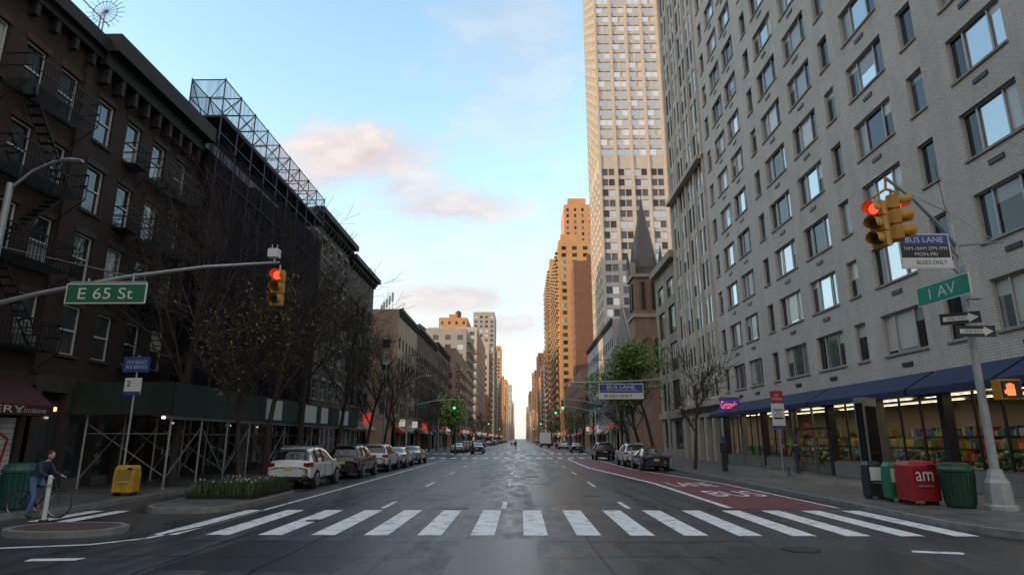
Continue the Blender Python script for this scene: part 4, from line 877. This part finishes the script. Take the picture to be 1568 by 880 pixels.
        b.box('bumper_trim',-.74,.74,-.012,.1,.36,.5,PLAS); b.box('number_plate',-.16,.16,-.012,.05,.62 if kind=='sed' else .74,.77 if kind=='sed' else .88,PLT)
        b.box('bumper_reflectors',-.72,-.58,-.016,.0,.53,.57,TAIL); b.box('bumper_reflectors',.58,.72,-.016,.0,.53,.57,TAIL)
        b.tube('exhaust',(.5,-.02,.33),(.5,.2,.33),.035,.035,RIM,8)
        if kind=='suv':
            for s_ in(-1,1): b.tube('roof_rails',(s_*.55,.75,1.68),(s_*.55,2.6,1.71),.02,.02,RIM,5)
            b.box('rear_spoiler',-.55,.55,.4,.62,1.6,1.63,pm); b.tube('wiper',(-.05,.19,1.14),(-.3,.25,1.27),.01,.01,BLK,4)
        e=b.done(smooth=()); parts=[(o.name,o.data) for o in e.children]
        for o in list(e.children): bpy.data.objects.remove(o)
        bpy.data.objects.remove(e); CARM[key]=[('body',body)]+parts
    e=bpy.data.objects.new(name or 'parked_car',None); e.location=(x,y,0); C.collection.objects.link(e)
    for nm,me in CARM[key]:
        o=bpy.data.objects.new(nm.split('.')[0],me); C.collection.objects.link(o); o.parent=e
    return e
W_=(.65,.66,.66);K_=(.015,.016,.019);N_=(.02,.03,.06);S_=(.35,.36,.38);R_=(.2,.02,.02);Y_=(.7,.38,.02)
car('suv',-9.5,26.3,W_,'white'); car('suv',-9.25,33.2,(.03,.03,.035),'charcoal'); car('suv',-9.2,39.8,W_,'white'); car('sed',-9.15,45.6,W_,'white'); car('sed',-9.1,52,S_,'silver')
car('sed',8.65,41,N_,'navy'); car('suv',8.6,47.5,W_,'white'); car('suv',8.2,62,K_,'black'); 
rn=random.Random(9); cc=[(W_,'white'),(K_,'black'),(S_,'silver'),(N_,'navy'),((.03,.03,.035),'charcoal'),(R_,'red')]
for a,c in BL[2:6]:
    for x in(-9.1,8.65):
        y=a+3
        while y<c-6:
            if rn.random()<(.7 if x<0 else .35): q=rn.choice(cc); car(rn.choice(['suv','sed']),x,y,q[0],q[1])
            y+=6.1
car('sed',-6.0,88,K_,'black','car'); car('sed',-2.3,210,Y_,'taxi','taxi_cab')
b=B('delivery_truck'); tm=mat('truck_white',(.65,.65,.63),.5,var=.08); x,y=5.9,150
b.box('cargo_box',x-1.2,x+1.2,y,y+5.5,.95,3.5,tm); b.box('cargo_box',x-1.15,x+1.15,y-.02,y,1.1,3.35,SWh); b.box('bumper',x-1.1,x+1.1,y-.1,y+.1,.5,.7,BF); b.box('chassis',x-1,x+1,y+.1,y+7.4,.6,.93,BLK)
b.loft('cab',[[(x-1.05*w,yy,.6),(x+1.05*w,yy,.6),(x+1.05*w,yy,z),(x-1.05*w,yy,z)] for yy,z,w in((y+5.6,2.6,1),(y+6.6,2.6,1),(y+7.2,1.7,1),(y+7.9,1.5,.95))],tm)
for wy in(y+1.2,y+6.6):
    for s_ in(-1,1): b.tube('wheels',(x+s_*.8,wy,.45),(x+s_*1.12,wy,.45),.45,.45,RUB,16)
b.box('tail_lights',x-1.1,x-.95,y-.12,y-.1,.52,.68,TAIL); b.box('tail_lights',x+.95,x+1.1,y-.12,y-.1,.52,.68,TAIL); b.done()
# ------------------------------------------------------------------ people
SKIN=mat('skin',(.45,.27,.19),.55); HAIR=mat('hair_dark',(.02,.015,.012),.7); SHOE=mat('shoes',(.03,.03,.03),.6)
def person(name,loc,rot,J,top,pants,scale=1.,hat=None):
    names=list(J); idx={n:i for i,n in enumerate(names)}
    E=[('pelvis','spine'),('spine','chest'),('chest','neck'),('neck','hb')]
    for s in'LR': E+=[('chest',s+'sh'),(s+'sh',s+'el'),(s+'el',s+'wr'),(s+'wr',s+'ha'),('pelvis',s+'hip'),(s+'hip',s+'kn'),(s+'kn',s+'an'),(s+'an',s+'to')]
    me=bpy.data.meshes.new('b'); me.from_pydata([J[n][0] for n in names],[(idx[a],idx[c]) for a,c in E],[])
    o=bpy.data.objects.new('tmp',me); C.collection.objects.link(o); o.modifiers.new('k','SKIN')
    if not me.skin_vertices: me.skin_vertices.new()
    for i,n in enumerate(names):
        sv=me.skin_vertices[0].data[i]; r_=J[n][1]; sv.radius=r_ if isinstance(r_,tuple) else (r_,r_); sv.use_root=(n=='pelvis')
    sb=o.modifiers.new('s','SUBSURF'); sb.levels=1; C.view_layer.update()
    bm=bpy.data.meshes.new_from_object(o.evaluated_get(C.evaluated_depsgraph_get())); bpy.data.objects.remove(o)
    bm.materials.clear()
    for m in(top,pants,SKIN,SHOE): bm.materials.append(m)
    def sd(p,a,c):
        a=Vector(a);c=Vector(c);t=max(0,min(1,(p-a).dot(c-a)/max(1e-9,(c-a).length_squared))); return (p-(a+(c-a)*t)).length
    for f_ in bm.polygons:
        best=min(E,key=lambda e:sd(f_.center,J[e[0]][0],J[e[1]][0])-.0); n=best[1]
        k=0
        if n in('hb',) or n[1:]=='ha': k=2
        elif n[1:] in('kn','an','hip'): k=1
        elif n[1:]=='to': k=3
        f_.material_index=k; f_.use_smooth=True
    b=B(name); hb=Vector(J['hb'][0]); h=hb+Vector((0,.02,.1))
    b.ball('head',h,.075,.09,.115,SKIN,14,10); b.ball('hair',h+Vector((0,-.018,.03)),.083,.092,.105,hat or HAIR,14,10); b.ball('nose',h+Vector((0,.092,-.01)),.012,.018,.02,SKIN,6,5)
    for s_ in(-1,1): b.ball('ears',h+Vector((s_*.076,0,-.005)),.01,.02,.03,SKIN,6,5); b.ball('eyes',h+Vector((s_*.03,.083,.01)),.009,.006,.006,SHOE,6,4)
    b.ball('mouth',h+Vector((0,.08,-.055)),.022,.008,.006,mat('lips',(.3,.1,.09),.5),6,4)
    for s_ in'LR':
        w=Vector(J[s_+'ha'][0]); d=(w-Vector(J[s_+'wr'][0])).normalized(); o_=d.cross(Vector((0,1,0.3))).normalized()
        for k in range(4):
            p=w+o_*(-.027+.018*k); L_=(.06,.072,.068,.052)[k]; q=p+d*L_*.6; b.tube('fingers',p,q,.009,.008,SKIN,5); b.tube('fingers',q,q+(d+Vector((0,-.5,-.4))).normalized()*L_*.5,.008,.006,SKIN,5)
        b.tube('fingers',w-d*.03+o_*.02,w+o_*.05+d*.01,.01,.008,SKIN,5)
    root=b.done(smooth='all'); bo=bpy.data.objects.new('body',bm); C.collection.objects.link(bo); bo.parent=root
    root.location=loc; root.rotation_euler=(0,0,rot); root.scale=(scale,)*3; return root
def walkJ(ph=1):
    J={'pelvis':((0,0,.95),(.15,.11)),'spine':((0,.0,1.14),(.14,.10)),'chest':((0,.02,1.36),(.16,.11)),'neck':((0,.03,1.49),.055),'hb':((0,.04,1.55),.05)}
    for s,x in(('L',-1),('R',1)):
        q=ph*x
        J[s+'sh']=((x*.18,.01,1.41),.07); J[s+'el']=((x*.23,-.1*q,1.14),.048); J[s+'wr']=((x*.23,-.18*q+.08,.92),.033); J[s+'ha']=((x*.23,-.2*q+.1,.85),.032)
        J[s+'hip']=((x*.09,0,.88),.095); J[s+'kn']=((x*.1,.16*q+.04,.5),.062); J[s+'an']=((x*.1,.28*q-.04,.1+.05*(q<0)),.042); J[s+'to']=((x*.11,.28*q+.1,.04+.0*(q<0)),.038)
    return J
jk=mat('jacket_navy',(.02,.03,.07),.8,var=.2,vs=20); jn=mat('jeans',(.07,.13,.27),.8,var=.2,vs=20); dk=mat('coat_black',(.02,.02,.022),.8); dp=mat('trousers_dark',(.03,.03,.035),.8)
person('pedestrian',(-.9,118,0),0,walkJ(),dk,dp); person('pedestrian',(-6.0,80,0),rad(-80),walkJ(-1),dk,dp); person('pedestrian',(3.9,150,0),rad(90),walkJ(),dk,jn)
person('pedestrian',(15.2,35.5,.15),rad(10),walkJ(),jk,dp); person('pedestrian',(10.4,64,.15),rad(180),walkJ(),dk,dp)
J={'pelvis':((0,-.12,.96),(.15,.12)),'spine':((0,-.03,1.13),(.14,.11)),'chest':((0,.10,1.32),(.16,.12)),'neck':((0,.17,1.43),.055),'hb':((0,.2,1.48),.05)}
for s,x in(('L',-1),('R',1)):
    J[s+'sh']=((x*.18,.1,1.37),.07);J[s+'el']=((x*.25,.2,1.14),.05);J[s+'wr']=((x*.22,.42,1.05),.035);J[s+'ha']=((x*.22,.49,1.03),.034);J[s+'hip']=((x*.1,-.08,.9),.1)
J['Rkn']=((.16,.06,.5),.065);J['Ran']=((.2,-.05,.1),.045);J['Rto']=((.2,.12,.04),.04)
J['Lkn']=((-.14,.25,.62),.065);J['Lan']=((-.13,.12,.28),.045);J['Lto']=((-.13,.28,.22),.04)
person('cyclist',(-12.68,16.9,0),rad(-90),J,jk,jn,1.0)
b=B('bicycle'); b.M=Matrix.Translation((-12.58,16.9,0)); fr=mat('bike_frame',(.02,.02,.025),.35,.3)
for x in(-.53,.53):
    b.ring('wheels',(x,0,.345),(0,1,0),.33,.018,RUB,32,6); b.ring('wheels',(x,0,.345),(0,1,0),.305,.01,RIM,32,4)
    for k in range(16): t=2*math.pi*k/16; b.tube('spokes',(x,0,.345),(x+.3*math.cos(t),0,.345+.3*math.sin(t)),.0025,.0025,RIM,3)
bb_=(-.08,0,.29);se=(-.2,0,.78);ht=(.36,0,.8)
for p,q in((bb_,se),(bb_,ht),(se,ht),(bb_,(-.53,0,.345)),(se,(-.53,0,.345)),((.34,0,.92),(.53,0,.345)),(se,(-.23,0,.9))): b.tube('frame',p,q,.018,.018,fr,8)
b.path('handlebar',[(.30,-.27,1.0),(.36,-.1,.99),(.36,.1,.99),(.30,.27,1.0)],.014,fr); b.tube('handlebar',(.34,0,.9),(.36,0,1.0),.016,.016,fr)
b.loft('saddle',[[(x,w*math.cos(t),.92+.03*math.sin(t)) for t in [k*math.pi/4 for k in range(8)]] for x,w in((-.36,.06),(-.3,.08),(-.2,.05),(-.08,.02))],BLK)
b.ring('crank',bb_,(0,1,0),.09,.008,GALV,18,4); b.tube('crank',(-.08,-.07,.29),(.04,-.1,.18),.012,.012,GALV); b.tube('crank',(-.08,.07,.29),(-.1,.1,.42),.012,.012,GALV); b.box('pedals',-.0,.09,-.2,-.1,.17,.19,BLK)
b.done()
# ------------------------------------------------------------------ light, sky, camera
EL=rad(11); AZ=rad(250)
sd=Vector((math.sin(AZ)*math.cos(EL),math.cos(AZ)*math.cos(EL),math.sin(EL)))
l=bpy.data.lights.new('sun','SUN'); l.energy=4.8; l.angle=rad(.5); l.color=(1,.70,.38); lo=bpy.data.objects.new('sun',l); C.collection.objects.link(lo); lo.rotation_euler=sd.to_track_quat('Z','Y').to_euler()
w=bpy.data.worlds.new('World'); S.world=w; w.use_nodes=True; nt=w.node_tree; L=nt.links; bg=nt.nodes['Background']
sky=nd(nt,'ShaderNodeTexSky',sky_type='NISHITA'); sky.sun_disc=False; sky.sun_elevation=EL; sky.sun_rotation=AZ; sky.ozone_density=1.5; sky.dust_density=.6
tc=nd(nt,'ShaderNodeTexCoord'); sp=nd(nt,'ShaderNodeSeparateXYZ'); L.new(tc.outputs['Generated'],sp.inputs[0])
def mth(op,a,b_=None,c_=None,clamp=False):
    n=nd(nt,'ShaderNodeMath',operation=op); n.use_clamp=clamp
    for i,v in enumerate((a,b_,c_)):
        if v is None: continue
        if isinstance(v,(int,float)): n.inputs[i].default_value=v
        else: L.new(v,n.inputs[i])
    return n.outputs[0]
ys=mth('MAXIMUM',sp.outputs[1],.05); a_=mth('DIVIDE',sp.outputs[0],ys); e_=mth('DIVIDE',sp.outputs[2],ys)
cb=nd(nt,'ShaderNodeCombineXYZ'); L.new(a_,cb.inputs[0]); L.new(mth('MULTIPLY',e_,1.8),cb.inputs[1])
nz=nd(nt,'ShaderNodeTexNoise'); nz.inputs['Scale'].default_value=7; nz.inputs['Detail'].default_value=7; nz.inputs['Roughness'].default_value=.58; L.new(cb.outputs[0],nz.inputs['Vector'])
tot=None
for (a0,e0,ra,re,s_) in ((-.285,.485,.13,.055,1),(-.36,.445,.10,.035,.8),(-.12,.385,.13,.036,.85),(-.19,.42,.08,.03,.7),(-.099,.227,.13,.033,.9),(-.02,.18,.10,.03,.8),(0.0,.71,.12,.2,.3),(-.1,.30,.35,.05,.45)):
    dx=mth('DIVIDE',mth('SUBTRACT',a_,a0),ra); dz=mth('DIVIDE',mth('SUBTRACT',e_,e0),re)
    d=mth('SQRT',mth('ADD',mth('MULTIPLY',dx,dx),mth('MULTIPLY',dz,dz)))
    d=mth('ADD',d,mth('MULTIPLY',mth('SUBTRACT',.48,nz.outputs['Fac']),3.6))
    m=mth('MULTIPLY',mth('SUBTRACT',1.4,d,clamp=True),s_); tot=m if tot is None else mth('MAXIMUM',tot,m)
gate=mth('GREATER_THAN',sp.outputs[1],.1); cl=mth('MULTIPLY',mth('MULTIPLY',tot,.95,clamp=True),gate)
hz=mth('MULTIPLY',mth('POWER',mth('SUBTRACT',1,mth('ABSOLUTE',sp.outputs[2])),3.4),.9)
sv=nd(nt,'ShaderNodeVectorMath',operation='MULTIPLY'); L.new(sky.outputs[0],sv.inputs[0]); sv.inputs[1].default_value=(5.0,5.0,4.3)
mx=nd(nt,'ShaderNodeMix',data_type='RGBA'); L.new(hz,mx.inputs[0]); L.new(sv.outputs[0],mx.inputs[6]); mx.inputs[7].default_value=(5.9,6.25,6.5,1)
# unseen warm fill added to the sky overhead and behind the viewer
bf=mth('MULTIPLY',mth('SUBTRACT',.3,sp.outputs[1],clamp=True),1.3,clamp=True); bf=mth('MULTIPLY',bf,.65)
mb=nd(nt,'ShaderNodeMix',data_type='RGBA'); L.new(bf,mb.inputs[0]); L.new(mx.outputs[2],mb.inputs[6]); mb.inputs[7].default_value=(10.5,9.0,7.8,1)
cc_=nd(nt,'ShaderNodeMix',data_type='RGBA'); cm=mth('MULTIPLY',mth('SUBTRACT',nz.outputs['Fac'],.42),5,clamp=True); L.new(cm,cc_.inputs[0]); cc_.inputs[6].default_value=(5.9,5.0,5.1,1); cc_.inputs[7].default_value=(7.5,6.7,6.3,1)
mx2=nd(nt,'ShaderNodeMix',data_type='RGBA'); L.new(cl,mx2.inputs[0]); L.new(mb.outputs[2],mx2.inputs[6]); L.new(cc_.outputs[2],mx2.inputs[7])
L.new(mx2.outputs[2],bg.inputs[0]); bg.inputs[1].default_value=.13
cam=bpy.data.cameras.new('camera'); co=bpy.data.objects.new('camera',cam); C.collection.objects.link(co); co.location=(0,0,2.0); co.rotation_euler=(rad(90+13.7),0,rad(.76)); cam.sensor_width=36; cam.lens=21.8; cam.clip_end=8000; S.camera=co
S.view_settings.view_transform='Standard'; S.view_settings.look='None'; S.view_settings.exposure=0
